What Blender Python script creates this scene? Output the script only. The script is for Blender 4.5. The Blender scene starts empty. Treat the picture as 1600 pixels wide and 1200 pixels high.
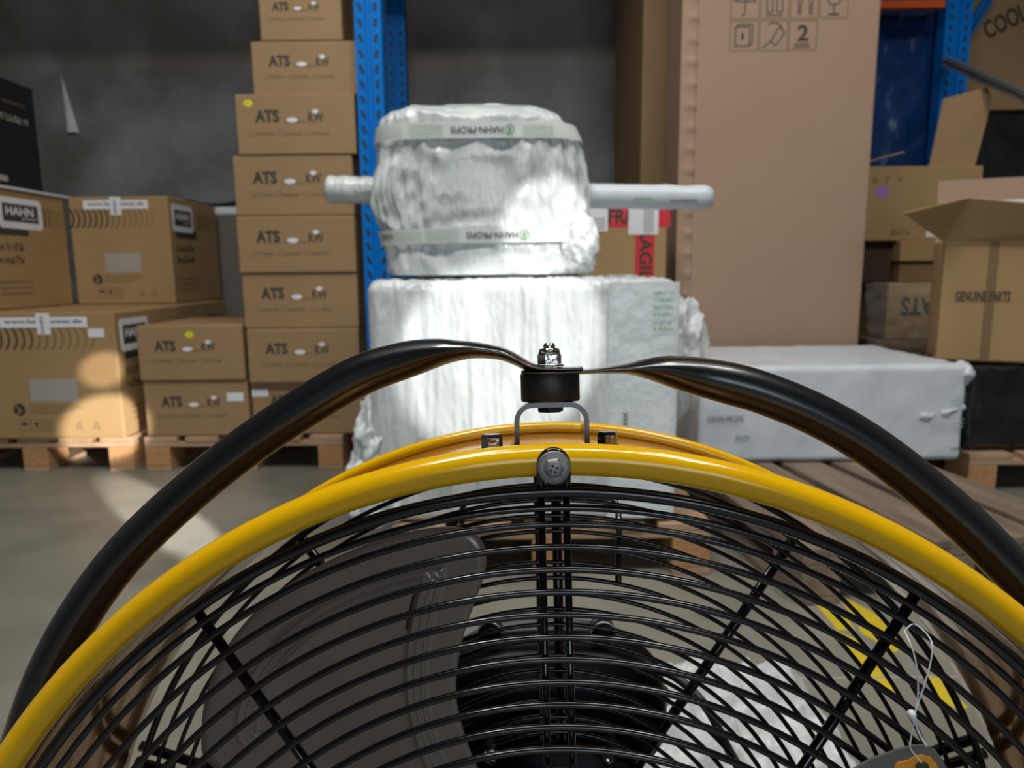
import bpy, bmesh, math, random
from mathutils import Vector, Matrix, noise
random.seed(7)
sc = bpy.context.scene
V = Vector
# ------------------------------------------------------------------ camera
FPX, CX, CY, H = 1109.0, 800.0, 600.0, 0.79
PITCH, ROLL = math.radians(9.0), math.radians(0.53)
CAM = V((0, 0, H))
Fw = V((0, math.cos(PITCH), -math.sin(PITCH)))
R0, U0 = V((1, 0, 0)), V((0, math.sin(PITCH), math.cos(PITCH)))
Rt = R0 * math.cos(ROLL) - U0 * math.sin(ROLL)
Up = U0 * math.cos(ROLL) + R0 * math.sin(ROLL)
cd = bpy.data.cameras.new('camera'); co = bpy.data.objects.new('camera', cd); sc.collection.objects.link(co)
co.matrix_world = Matrix(((Rt.x, Up.x, -Fw.x, CAM.x), (Rt.y, Up.y, -Fw.y, CAM.y), (Rt.z, Up.z, -Fw.z, CAM.z), (0, 0, 0, 1)))
cd.sensor_fit = 'HORIZONTAL'; cd.sensor_width = 36.0; cd.lens = FPX / 1600 * 36.0; cd.clip_start = 0.02
cd.dof.use_dof = True; cd.dof.focus_distance = 0.355; cd.dof.aperture_fstop = 13.0
sc.camera = co
def ray(px, py):
    return Rt * ((px - CX) / FPX) - Up * ((py - CY) / FPX) + Fw
def at(px, py, Y):
    d = ray(px, py); return CAM + d * (Y / d.y)
def on_z(px, py, z=0.0):
    d = ray(px, py); return CAM + d * ((z - H) / d.z)
# ------------------------------------------------------------------ world, lights, exposure
w = bpy.data.worlds.new('world'); sc.world = w; w.use_nodes = True
bg = w.node_tree.nodes['Background']; bg.inputs[0].default_value = (0.62, 0.72, 0.80, 1); bg.inputs[1].default_value = 0.05
def area(name, loc, target, sx, sy, power, col=(1, 1, 1)):
    l = bpy.data.lights.new(name, 'AREA'); l.shape = 'RECTANGLE'; l.size = sx; l.size_y = sy; l.energy = power; l.color = col
    o = bpy.data.objects.new(name, l); sc.collection.objects.link(o); o.location = loc
    o.rotation_euler = (V(target) - V(loc)).to_track_quat('-Z', 'Y').to_euler(); return o
def spot(name, loc, target, ang, power, col=(1, 1, 1), blend=0.15, rad=0.02):
    l = bpy.data.lights.new(name, 'SPOT'); l.spot_size = math.radians(ang); l.spot_blend = blend; l.energy = power; l.color = col; l.shadow_soft_size = rad
    o = bpy.data.objects.new(name, l); sc.collection.objects.link(o); o.location = loc
    o.rotation_euler = (V(target) - V(loc)).to_track_quat('-Z', 'Y').to_euler(); return o
# hall lamps: a row of long tubes over the aisle in front of the racks
area('hall_lamp', (-0.9, 0.9, 4.3), (-0.7, 1.6, 0), 0.25, 2.4, 50, (1, 0.97, 0.90))
area('hall_lamp', (1.5, 0.6, 4.3), (1.4, 1.6, 0), 0.25, 2.4, 34, (1, 0.97, 0.90))
area('hall_lamp', (0.3, 0.3, 3.7), (0.3, 1.0, 0.0), 3.0, 0.25, 62, (1, 0.96, 0.90))
# daylight through the open gate behind the camera
area('gate_daylight', (0.5, -4.5, 1.9), (0.2, 2.5, 0.6), 2.6, 1.5, 50, (0.74, 0.88, 1.0))
# sun patches that fall through round openings in the gate, behind and to the right of the camera
SUN = (1.7, -2.2, 2.3)
spot('sun_patch', SUN, at(785, 545, 1.77), 6.3, 1000, (1, 0.97, 0.92), 0.3)
spot('sun_patch', SUN, at(868, 352, 1.84), 3.3, 900, (1, 0.97, 0.92), 0.25)
LOW = at(168, 668, 2.79)
spot('sun_patch', LOW + V((4.5, -4.6, 1.02)), LOW, 2.5, 4500, (1, 0.93, 0.86), 0.3)
LOW2 = at(162, 578, 2.79)
spot('sun_patch', LOW2 + V((4.5, -4.6, 1.1)), LOW2, 1.3, 2600, (1, 0.90, 0.80), 0.3)
PA, PB = on_z(168, 742), on_z(388, 915); DS = (PB - PA).normalized(); PM = (PA + PB) / 2
spot('sun_patch', PM + DS * 5.2 + V((0, 0, 0.80)), PM, 2.2, 9000, (1, 0.96, 0.9), 0.2)
sc.view_settings.view_transform = 'Standard'; sc.view_settings.look = 'None'
sc.view_settings.exposure = 0.0; sc.view_settings.gamma = 1.0; sc.view_settings.use_curve_mapping = False
sc.cycles.use_denoising = True
sc.cycles.max_bounces = 8
# ------------------------------------------------------------------ materials
MATS = {}
def mat(name, col, rough=0.5, metal=0.0, var=None, scale=8.0, bump=0.0, bscale=60.0, coat=0.0, spec=0.5, stretch=(1, 1, 1), trans=0.0, detail=5.0, alpha=1.0):
    if name in MATS: return MATS[name]
    m = bpy.data.materials.new(name); m.use_nodes = True; nt = m.node_tree; N = nt.nodes; L = nt.links
    b = N['Principled BSDF']
    b.inputs['Base Color'].default_value = (*col, 1); b.inputs['Roughness'].default_value = rough; b.inputs['Metallic'].default_value = metal
    b.inputs['Coat Weight'].default_value = coat; b.inputs['Specular IOR Level'].default_value = spec; b.inputs['Transmission Weight'].default_value = trans
    b.inputs['Alpha'].default_value = alpha
    tc = N.new('ShaderNodeTexCoord'); mp = N.new('ShaderNodeMapping'); mp.inputs['Scale'].default_value = stretch
    L.new(tc.outputs['Object'], mp.inputs['Vector'])
    if var is None: var = tuple(min(1, c * 1.12) for c in col)
    n = N.new('ShaderNodeTexNoise'); n.inputs['Scale'].default_value = scale; n.inputs['Detail'].default_value = detail
    L.new(mp.outputs[0], n.inputs['Vector'])
    r = N.new('ShaderNodeValToRGB'); r.color_ramp.elements[0].position = 0.35; r.color_ramp.elements[1].position = 0.68
    r.color_ramp.elements[0].color = (*col, 1); r.color_ramp.elements[1].color = (*var, 1)
    L.new(n.outputs['Fac'], r.inputs[0]); L.new(r.outputs[0], b.inputs['Base Color'])
    if bump:
        n2 = N.new('ShaderNodeTexNoise'); n2.inputs['Scale'].default_value = bscale; n2.inputs['Detail'].default_value = 4
        L.new(mp.outputs[0], n2.inputs['Vector'])
        bp = N.new('ShaderNodeBump'); bp.inputs['Strength'].default_value = bump; bp.inputs['Distance'].default_value = 0.01
        L.new(n2.outputs['Fac'], bp.inputs['Height']); L.new(bp.outputs[0], b.inputs['Normal'])
    MATS[name] = m; return m
CARD = mat('cardboard', (0.315, 0.200, 0.100), 0.75, var=(0.35, 0.225, 0.113), scale=3, bump=0.05, bscale=200)
CARDY = mat('cardboard_yellow', (0.36, 0.228, 0.10), 0.7, var=(0.40, 0.262, 0.12), scale=3, bump=0.05, bscale=200)
CARDP = mat('cardboard_pale', (0.37, 0.245, 0.17), 0.75, var=(0.395, 0.265, 0.185), scale=2, bump=0.05, bscale=150)
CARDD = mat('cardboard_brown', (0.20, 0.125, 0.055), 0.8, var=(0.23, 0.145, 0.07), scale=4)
INK = mat('printing_ink', (0.045, 0.04, 0.03), 0.7)
INKF = mat('faded_ink', (0.17, 0.115, 0.06), 0.8)
INKG = mat('green_ink', (0.14, 0.32, 0.12), 0.6)
INKP = mat('pale_green_ink', (0.42, 0.52, 0.44), 0.6)
PAPER = mat('white_paper', (0.74, 0.75, 0.80), 0.6)
PAPERG = mat('grey_label', (0.36, 0.33, 0.30), 0.6)
YDOT = mat('yellow_sticker', (0.62, 0.62, 0.02), 0.5)
PDOT = mat('violet_sticker', (0.34, 0.16, 0.42), 0.5)
REDT = mat('red_tape', (0.62, 0.02, 0.03), 0.35)
BLUE = mat('blue_rack_paint', (0.0, 0.17, 0.60), 0.5, var=(0.0, 0.19, 0.66), scale=5, spec=0.15)
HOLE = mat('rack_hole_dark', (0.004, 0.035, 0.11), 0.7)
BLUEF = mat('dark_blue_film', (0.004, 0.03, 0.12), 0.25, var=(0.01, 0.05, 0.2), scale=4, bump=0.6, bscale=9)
ORANGE = mat('orange_beam_paint', (0.62, 0.10, 0.015), 0.4)
GALV = mat('galvanised_steel', (0.42, 0.43, 0.45), 0.35, 0.8)
YELLOW = mat('yellow_enamel', (0.80, 0.445, 0.001), 0.17, var=(0.80, 0.445, 0.003), scale=3, coat=0.35, spec=0.4)
YELIN = mat('bronze_drum_lacquer', (0.42, 0.20, 0.045), 0.17, 0.75, coat=0.4)
BLACKP = mat('black_powder_coat', (0.006, 0.007, 0.009), 0.28, coat=0.9, spec=0.5, bump=0.02, bscale=600)
BLACKP.node_tree.nodes['Principled BSDF'].inputs['Coat Roughness'].default_value = 0.16
BLACKW = mat('black_wire_coat', (0.004, 0.004, 0.006), 0.2, coat=0.3)
RUBBER = mat('black_rubber', (0.012, 0.013, 0.016), 0.5)
STEEL = mat('zinc_steel', (0.55, 0.53, 0.50), 0.16, 1.0, bump=0.1, bscale=300)
WASHER = mat('grey_washer', (0.22, 0.215, 0.22), 0.45, 0.5, bump=0.08, bscale=500)
BLADE = mat('grey_blade', (0.34, 0.285, 0.25), 0.3, 0.3, var=(0.37, 0.31, 0.275), scale=6)
MOTOR = mat('black_motor', (0.002, 0.002, 0.003), 0.3, spec=0.1)
FILM = mat('white_film', (0.58, 0.63, 0.64), 0.2, var=(0.74, 0.78, 0.79), scale=14, bump=0.9, bscale=42, stretch=(1, 1, 0.35), spec=0.6)
FILMG = mat('greenish_white_sheet', (0.74, 0.82, 0.85), 0.3, var=(0.82, 0.89, 0.92), scale=10, bump=0.35, bscale=40, spec=0.5)
FILMB = mat('bluish_white_sheet', (0.60, 0.66, 0.72), 0.38, var=(0.68, 0.73, 0.80), scale=6, bump=0.2, bscale=20, spec=0.5)
FILMC = mat('clear_film', (0.70, 0.74, 0.76), 0.18, var=(0.85, 0.88, 0.9), scale=12, bump=0.6, bscale=40, alpha=0.72)
FILMK = mat('black_film', (0.008, 0.009, 0.011), 0.2, var=(0.02, 0.022, 0.026), scale=8, bump=0.7, bscale=14)
FILMT = mat('sheer_film', (0.5, 0.55, 0.6), 0.12, bump=0.7, bscale=18, alpha=0.13)
TAPEW = mat('white_tape', (0.64, 0.68, 0.67), 0.35, bump=0.1, bscale=60)
WOOD = mat('pallet_wood', (0.40, 0.25, 0.145), 0.8, var=(0.52, 0.35, 0.22), scale=9, stretch=(1, 1, 1), bump=0.25, bscale=70)
WOODG = mat('weathered_pallet_wood', (0.155, 0.115, 0.085), 0.85, var=(0.27, 0.205, 0.155), scale=7, stretch=(3, 0.35, 1), bump=0.35, bscale=40)
WOODO = mat('orange_chipboard', (0.42, 0.21, 0.09), 0.85, var=(0.55, 0.30, 0.14), scale=60)
TAGG = mat('tag_grey', (0.12, 0.12, 0.115), 0.35, coat=0.4)
TAGO = mat('tag_orange', (0.75, 0.32, 0.02), 0.4)
STRING = mat('white_nylon', (0.75, 0.75, 0.82), 0.35)
# concrete floor and back wall
def concrete(name, c1, c2, c3, s1, s2, rough, bump, seam=None):
    m = bpy.data.materials.new(name); m.use_nodes = True; nt = m.node_tree; N = nt.nodes; L = nt.links; b = N['Principled BSDF']
    tc = N.new('ShaderNodeTexCoord')
    n1 = N.new('ShaderNodeTexNoise'); n1.inputs['Scale'].default_value = s1; n1.inputs['Detail'].default_value = 6; L.new(tc.outputs['Object'], n1.inputs['Vector'])
    n2 = N.new('ShaderNodeTexNoise'); n2.inputs['Scale'].default_value = s2; n2.inputs['Detail'].default_value = 8; L.new(tc.outputs['Object'], n2.inputs['Vector'])
    r1 = N.new('ShaderNodeValToRGB'); r1.color_ramp.elements[0].position = 0.38; r1.color_ramp.elements[1].position = 0.62
    r1.color_ramp.elements[0].color = (*c1, 1); r1.color_ramp.elements[1].color = (*c2, 1); L.new(n1.outputs['Fac'], r1.inputs[0])
    r2 = N.new('ShaderNodeValToRGB'); r2.color_ramp.elements[0].position = 0.45; r2.color_ramp.elements[1].position = 0.75
    r2.color_ramp.elements[0].color = (0, 0, 0, 1); r2.color_ramp.elements[1].color = (0.8, 0.8, 0.8, 1); L.new(n2.outputs['Fac'], r2.inputs[0])
    mx = N.new('ShaderNodeMix'); mx.data_type = 'RGBA'; L.new(r2.outputs[0], mx.inputs[0]); L.new(r1.outputs[0], mx.inputs[6]); mx.inputs[7].default_value = (*c3, 1)
    L.new(mx.outputs[2], b.inputs['Base Color']); b.inputs['Roughness'].default_value = rough
    bp = N.new('ShaderNodeBump'); bp.inputs['Strength'].default_value = bump; bp.inputs['Distance'].default_value = 0.02
    L.new(n2.outputs['Fac'], bp.inputs['Height']); L.new(bp.outputs[0], b.inputs['Normal'])
    return m
FLOORM = concrete('floor_concrete', (0.205, 0.198, 0.165), (0.285, 0.275, 0.235), (0.16, 0.155, 0.13), 1.6, 4.5, 0.42, 0.05)
WALLM = concrete('wall_concrete', (0.20, 0.185, 0.165), (0.28, 0.275, 0.265), (0.46, 0.46, 0.47), 0.9, 2.2, 0.9, 0.4)
nt = WALLM.node_tree; N = nt.nodes; L = nt.links
tc = N.new('ShaderNodeTexCoord'); sp = N.new('ShaderNodeSeparateXYZ'); L.new(tc.outputs['Object'], sp.inputs[0])
nn = N.new('ShaderNodeTexNoise'); nn.inputs['Scale'].default_value = 1.6; L.new(tc.outputs['Object'], nn.inputs['Vector'])
ma = N.new('ShaderNodeMath'); ma.operation = 'MULTIPLY_ADD'; L.new(nn.outputs['Fac'], ma.inputs[0]); ma.inputs[1].default_value = 0.25; L.new(sp.outputs['Z'], ma.inputs[2])
rr_ = N.new('ShaderNodeValToRGB'); rr_.color_ramp.elements[0].position = 0.475; rr_.color_ramp.elements[1].position = 0.50
rr_.color_ramp.elements[0].color = (0.86, 0.92, 0.98, 1); rr_.color_ramp.elements[1].color = (1.0, 0.93, 0.86, 1)
dv = N.new('ShaderNodeMath'); dv.operation = 'DIVIDE'; L.new(ma.outputs[0], dv.inputs[0]); dv.inputs[1].default_value = 4.4; L.new(dv.outputs[0], rr_.inputs[0])
bs = N['Principled BSDF']; src = bs.inputs['Base Color'].links[0].from_socket
mm_ = N.new('ShaderNodeMix'); mm_.data_type = 'RGBA'; mm_.blend_type = 'MULTIPLY'; mm_.inputs[0].default_value = 1; L.new(src, mm_.inputs[6]); L.new(rr_.outputs[0], mm_.inputs[7]); L.new(mm_.outputs[2], bs.inputs['Base Color'])
CEILM = mat('ceiling_grey', (0.10, 0.10, 0.10), 0.9)
YPAINT = mat('yellow_floor_paint', (0.68, 0.52, 0.01), 0.6, var=(0.60, 0.45, 0.03), scale=30)
SEAM = mat('floor_seam', (0.36, 0.34, 0.31), 0.7)
# ------------------------------------------------------------------ mesh builder
_txt = {}
def text_geo(s, bold=0.0):
    k = (s, bold)
    if k not in _txt:
        c = bpy.data.curves.new('t', 'FONT'); c.body = s; c.size = 1.0; c.offset = bold; c.resolution_u = 3
        o = bpy.data.objects.new('t', c); sc.collection.objects.link(o)
        dg = bpy.context.evaluated_depsgraph_get(); me = bpy.data.meshes.new_from_object(o.evaluated_get(dg))
        vs = [tuple(v.co)[:2] for v in me.vertices]; fs = [tuple(p.vertices) for p in me.polygons]
        x0 = min(v[0] for v in vs); x1 = max(v[0] for v in vs); y0 = min(v[1] for v in vs); y1 = max(v[1] for v in vs)
        vs = [((v[0] - x0) / (x1 - x0), (v[1] - y0) / (y1 - y0)) for v in vs]
        bpy.data.objects.remove(o); bpy.data.curves.remove(c); bpy.data.meshes.remove(me)
        _txt[k] = (vs, fs, (x1 - x0) / (y1 - y0))
    return _txt[k]
class Face:
    """a drawing plane on a thing: origin (lower left), right, up; out is the way it faces"""
    def __init__(s, o, u, w):
        s.o = V(o); s.u = V(u).normalized(); s.w = V(w).normalized(); s.n = s.u.cross(s.w)
    def p(s, a, b, off=0.0006): return s.o + s.u * a + s.w * b + s.n * off
class MB:
    def __init__(s): s.v = []; s.f = []; s.m = []; s.s = []; s.mats = []
    def mi(s, m):
        if m not in s.mats: s.mats.append(m)
        return s.mats.index(m)
    def add(s, vs, fs, m, smooth=False):
        n = len(s.v); s.v += [tuple(v) for v in vs]; k = s.mi(m)
        for f in fs: s.f.append(tuple(i + n for i in f)); s.m.append(k); s.s.append(smooth)
    def box(s, x0, x1, y0, y1, z0, z1, m, bev=0.0, M=None):
        bm = bmesh.new(); bmesh.ops.create_cube(bm, size=1)
        for v in bm.verts: v.co = V(((x0 + x1) / 2 + v.co.x * (x1 - x0), (y0 + y1) / 2 + v.co.y * (y1 - y0), (z0 + z1) / 2 + v.co.z * (z1 - z0)))
        if bev: bmesh.ops.bevel(bm, geom=list(bm.edges), offset=bev, segments=2, profile=0.5, affect='EDGES')
        bm.verts.index_update()
        vs = [(M @ v.co if M else v.co.copy()) for v in bm.verts]; fs = [[v.index for v in f.verts] for f in bm.faces]
        bm.free(); s.add(vs, fs, m, False)
    def tube(s, pts, rad, m, n=12, closed=False, bino=None, caps=True, smooth=True):
        """rad: number, or per point number or (in-plane, out-of-plane)"""
        P = [V(p) for p in pts]; N = len(P); vs = []; prev = None
        for i, p in enumerate(P):
            if closed: t = P[(i + 1) % N] - P[(i - 1) % N]
            else: t = P[min(i + 1, N - 1)] - P[max(i - 1, 0)]
            t.normalize()
            if bino is not None: b = V(bino); a = t.cross(b).normalized(); b = a.cross(t).normalized()
            else:
                if prev is None: prev = V((0, 0, 1)) if abs(t.z) < 0.9 else V((1, 0, 0))
                a = (prev - t * prev.dot(t)).normalized(); prev = a; b = t.cross(a)
            r = rad[i] if isinstance(rad, (list, tuple)) else rad
            ra, rb = r if isinstance(r, (list, tuple)) else (r, r)
            for j in range(n):
                q = 2 * math.pi * j / n; vs.append(p + a * (ra * math.cos(q)) + b * (rb * math.sin(q)))
        fs = []
        for i in range(N if closed else N - 1):
            k = (i + 1) % N
            for j in range(n):
                l = (j + 1) % n; fs.append((i * n + j, i * n + l, k * n + l, k * n + j))
        if not closed and caps: fs.append(tuple(range(n))[::-1]); fs.append(tuple((N - 1) * n + j for j in range(n)))
        s.add(vs, fs, m, smooth)
    def lathe(s, o, ax, prof, m, n=24, smooth=True, start=None):
        """prof: list of (radius, distance along ax)"""
        ax = V(ax).normalized(); a = start or (V((1, 0, 0)) if abs(ax.x) < 0.9 else V((0, 0, 1))); a = (a - ax * a.dot(ax)).normalized(); b = ax.cross(a)
        vs = []; fs = []
        for r, h in prof:
            for j in range(n):
                q = 2 * math.pi * j / n; vs.append(V(o) + ax * h + (a * math.cos(q) + b * math.sin(q)) * r)
        for i in range(len(prof) - 1):
            for j in range(n):
                l = (j + 1) % n; fs.append((i * n + j, i * n + l, (i + 1) * n + l, (i + 1) * n + j))
        fs.append(tuple(range(n))[::-1]); fs.append(tuple((len(prof) - 1) * n + j for j in range(n)))
        s.add(vs, fs, m, smooth)
    # flat printing on a Face
    def rect(s, F, a0, a1, b0, b1, m, off=0.0006):
        s.add([F.p(a0, b0, off), F.p(a1, b0, off), F.p(a1, b1, off), F.p(a0, b1, off)], [(0, 1, 2, 3)], m)
    def poly(s, F, pts, m, off=0.0006):
        s.add([F.p(a, b, off) for a, b in pts], [tuple(range(len(pts)))], m)
    def ell(s, F, a, b, ra, rb, m, off=0.0006, n=20):
        s.poly(F, [(a + ra * math.cos(2 * math.pi * i / n), b + rb * math.sin(2 * math.pi * i / n)) for i in range(n)], m, off)
    def line(s, F, pts, wd, m, off=0.0006):
        for (a, b), (c, d) in zip(pts, pts[1:]):
            L = math.hypot(c - a, d - b) or 1e-6; x, y = -(d - b) / L * wd / 2, (c - a) / L * wd / 2
            s.poly(F, [(a + x, b + y), (c + x, d + y), (c - x, d - y), (a - x, b - y)][::-1], m, off)
    def frame(s, F, a0, a1, b0, b1, wd, m, off=0.0006):
        s.line(F, [(a0, b0), (a1, b0), (a1, b1), (a0, b1), (a0, b0)], wd, m, off)
    def text(s, F, t, a, b, h, m, wid=None, bold=0.0, off=0.0008, warp=None, flip=False):
        vs, fs, asp = text_geo(t, bold); wid = wid or asp * h
        out = []
        for x, y in vs:
            if flip: x, y = 1 - x, 1 - y
            out.append(warp(a + x * wid, b + y * h) if warp else F.p(a + x * wid, b + y * h, off))
        s.add(out, fs, m)
    def scribble(s, F, a, b, wid, h, m, off=0.0007):
        """a printed word too small to read"""
        x = a
        while x < a + wid - h * 0.3:
            k = random.choice((0.35, 0.5, 0.6)) * h; hh = h * random.choice((0.7, 0.75, 1.0))
            s.line(F, [(x, b), (x, b + hh)], h * 0.16, m, off)
            if random.random() < 0.7: s.line(F, [(x, b + hh * random.choice((0.1, 0.5, 0.9))), (x + k * 0.8, b + hh * random.choice((0.1, 0.5, 0.9)))], h * 0.15, m, off)
            x += k
    def obj(s, name, parent=None, loc=None, rotz=0.0):
        me = bpy.data.meshes.new(name); me.from_pydata(s.v, [], s.f)
        for m in s.mats: me.materials.append(m)
        me.polygons.foreach_set('material_index', s.m); me.polygons.foreach_set('use_smooth', s.s)
        bm = bmesh.new(); bm.from_mesh(me); bmesh.ops.recalc_face_normals(bm, faces=[f for f in bm.faces if len(f.verts) >= 3 and f.smooth]) ; bm.to_mesh(me); bm.free()
        me.update(); o = bpy.data.objects.new(name, me); sc.collection.objects.link(o)
        if parent: o.parent = parent
        if loc is not None: o.location = loc
        o.rotation_euler = (0, 0, rotz); return o
def tag(o, label, cat, group=None, kind=None):
    o['label'] = label; o['category'] = cat
    if group: o['group'] = group
    if kind: o['kind'] = kind
    return o
def empty(name, loc, rotz=0.0):
    o = bpy.data.objects.new(name, None); sc.collection.objects.link(o); o.location = loc; o.rotation_euler = (0, 0, rotz); o.empty_display_size = 0.1; return o
def struct(o): o['kind'] = 'structure'; return o
def copy_tree(o, parent=None):
    c = o.copy(); sc.collection.objects.link(c)
    if parent: c.parent = parent
    for ch in list(o.children): copy_tree(ch, c)
    return c
# ------------------------------------------------------------------ the hall
b = MB(); b.box(-4.5, 4.5, -6, 4.7, -0.1, 0, FLOORM); struct(b.obj('floor'))
b = MB(); b.box(-4.5, 4.5, 4.6, 4.7, 0, 5, WALLM); struct(b.obj('wall_back'))
b = MB(); b.box(-4.6, -4.5, -6, 4.7, 0, 5, WALLM); struct(b.obj('wall_left'))
b = MB(); b.box(4.5, 4.6, -6, 4.7, 0, 5, WALLM); struct(b.obj('wall_right'))
b = MB(); b.box(-4.6, 4.6, -6, 4.7, 5, 5.1, CEILM); struct(b.obj('ceiling'))
# pale expansion joint in the floor
p0, p1 = on_z(1090, 1062), on_z(1600, 1050)
b = MB(); b.box(p0.x - 0.1, p1.x + 0.3, p0.y - 0.003, p0.y + 0.003, 0, 0.0015, SEAM); struct(b.obj('trim_1'))
# yellow paint on the floor
def floor_patch(pix, name, label):
    P = [on_z(x, y, 0) for x, y in pix]; c = sum(P, V()) / len(P); b = MB(); n = len(P); vs = []; k = 6; ring = []
    for i in range(n):
        for j in range(k):
            p = P[i].lerp(P[(i + 1) % n], j / k); q = noise.noise(p * 25) * 0.012
            ring.append((p - c) + (p - c).normalized() * q)
    m = len(ring)
    b.add([V((p.x, p.y, 0.0012)) for p in ring] + [V((p.x, p.y, 0.0)) for p in ring], [tuple(range(m))] + [(i, (i + 1) % m, m + (i + 1) % m, m + i) for i in range(m)], YPAINT)
    o = b.obj(name, loc=(c.x, c.y, 0)); tag(o, label, 'floor marking', 'worn yellow paint marks on the floor'); return o
floor_patch([(1274, 944), (1296, 948), (1324, 960), (1334, 985), (1308, 984)], 'paint_mark', 'small triangular yellow paint patch on the floor nearest the weathered pallet')
floor_patch([(1310, 932), (1332, 938), (1378, 968), (1412, 1003), (1396, 1020), (1350, 992), (1322, 952)], 'paint_mark', 'long pale yellow paint streak slanting over the floor beside the weathered pallet')
floor_patch([(1306, 988), (1348, 1000), (1368, 1030), (1398, 1068), (1404, 1088), (1372, 1078), (1336, 1035)], 'paint_mark', 'curved yellow paint stripe on the floor seen through the guard left of the tag string')
floor_patch([(1448, 1055), (1470, 1062), (1512, 1106), (1492, 1108), (1458, 1088)], 'paint_mark', 'yellow paint sliver on the floor right of the tag string')
# ------------------------------------------------------------------ pallets
def pallet(label, x0, y0, wx=0.8, ly=1.2, rotz=0.0, m=WOOD, mb=WOODO, deck=5, along='y'):
    e = empty('wooden_pallet', (x0, y0, 0), rotz); tag(e, label, 'pallet')
    def part(nm, *a, mm=m):
        q = MB(); q.box(*a, mm, 0.003); q.obj(nm, e)
    bw = 0.10 if wx < 1 else 0.145
    for x in (0, wx / 2 - bw / 2, wx - bw):
        part('bottom_board', x, x + bw, 0, ly, 0, 0.02)
        for y in (0, ly / 2 - 0.07, ly - 0.145): part('block', x, x + bw, y, y + 0.14, 0.0205, 0.1, mm=mb)
    for y in (0, ly / 2 - 0.07, ly - 0.145): part('stringer_board', 0, wx, y, y + 0.14, 0.1005, 0.12)
    g = 0.035; dw = (wx - g * (deck - 1)) / deck
    for i in range(deck): part('deck_board', i * (dw + g), i * (dw + g) + dw, -0.004 * (i % 2), ly, 0.1205, 0.142)
    return e
yA = 2.80
xa = at(226, 700, yA).x; pallet('pale wooden pallet under the tall stack of flat cartons', xa, yA, 0.80, 0.8)
xh = at(205, 700, yA).x; pallet('worn wooden pallet under the large cartons at the left, with a stamped corner block', xh - 0.8, yA + 0.01, 0.8, 1.2)
xs = at(1110, 870, 1.76).x; pallet('wooden pallet with orange blocks under the big white wrapped box', xs - 0.83, 1.76, 0.83, 0.8)
c0, c1 = on_z(1250, 948), on_z(1600, 922); ang = math.atan2(c1.y - c0.y, c1.x - c0.x)
pallet('weathered grey pallet with wide slats at the right, in front of the long white parcel', c0.x, c0.y, 0.8, 1.2, ang, WOODG, WOODG, 5)
xk = at(1512, 755, 2.42).x; pallet('wooden pallet at the right edge under the black wrapped load', xk, 2.42, 0.9, 0.8)
# ------------------------------------------------------------------ cartons
def carton(name, label, x0, x1, y0, y1, z0, z1, m=CARD, draw=None, side=None, rotz=0.0, bev=0.006, group=None, cat='box', parts=None):
    cx, cy = (x0 + x1) / 2, (y0 + y1) / 2; W, D, Ht = x1 - x0, y1 - y0, z1 - z0
    q = MB(); q.box(-W / 2, W / 2, -D / 2, D / 2, 0, Ht, m, bev)
    Ff = Face((-W / 2, -D / 2, 0), (1, 0, 0), (0, 0, 1)); Fs = Face((W / 2, -D / 2, 0), (0, 1, 0), (0, 0, 1)); Ft = Face((-W / 2, -D / 2, Ht), (1, 0, 0), (0, 1, 0))
    q.rect(Ft, 0, W, D / 2 - 0.001, D / 2 + 0.001, INKF, 0.0004)
    if draw: draw(q, Ff, W, Ht)
    if side: side(q, Fs, D, Ht)
    o = q.obj(name, loc=(cx, cy, z0), rotz=rotz); tag(o, label, cat, group)
    if parts: parts(o, Ff, Fs, W, D, Ht)
    return o
def sticker(parent, F, a, b, w_, h_, m, name='sticker', rnd=True, off=0.0006):
    q = MB()
    if rnd: q.ell(F, a, b, w_ / 2, h_ / 2, m, off + 0.0004, 16); n = 16; P = [(a + w_ / 2 * math.cos(2 * math.pi * i / n), b + h_ / 2 * math.sin(2 * math.pi * i / n)) for i in range(n)]
    else:
        P = [(a - w_ / 2, b - h_ / 2), (a + w_ / 2, b - h_ / 2), (a + w_ / 2, b + h_ / 2), (a - w_ / 2, b + h_ / 2)]; q.poly(F, P, m, off + 0.0004)
    k = len(P); q.add([F.p(x, y, off + 0.0004) for x, y in P] + [F.p(x, y, 0) for x, y in P], [(i, k + i, k + (i + 1) % k, (i + 1) % k) for i in range(k)], m)
    return q.obj(name, parent)
def ats_draw(q, F, W, Ht):
    s = W / 0.48; a = W * 0.16; b = Ht * 0.53
    q.text(F, 'ATS', a, b, 0.050 * s, INK, 0.098 * s, bold=0.045)
    q.rect(F, a + 0.118 * s, a + 0.205 * s, b + 0.001, b + 0.0035, INK)
    q.text(F, 'KW', a + 0.215 * s, b, 0.040 * s, INK, 0.062 * s, bold=0.02)
    x = a - 0.022 * s
    for k in range(3):
        q.frame(F, x, x + 0.022 * s, b - 0.052 * s, b - 0.034 * s, 0.0016, INKF); q.scribble(F, x + 0.028 * s, b - 0.050 * s, 0.072 * s, 0.016 * s, INKF); x += 0.112 * s
def ats_parts(yellow=None, extra=None):
    def f(o, F, Fs, W, D, Ht):
        s = W / 0.48; a = W * 0.16; b = Ht * 0.53
        sticker(o, F, a + 0.150 * s, b + 0.009, 0.046 * s, 0.020 * s, PAPER)
        sticker(o, F, a + 0.245 * s, b + 0.042 * s, 0.026 * s, 0.018 * s, PAPER)
        if yellow: sticker(o, F, yellow[0] * W, yellow[1] * Ht, 0.036, 0.027, YDOT)
        if extra: sticker(o, F, extra[0] * W, extra[1] * Ht, extra[2], extra[3], PAPER, rnd=False)
    return f
ys = [680, 598.5, 513.5, 426.5, 337, 242, 146, 60, -30]
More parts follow.
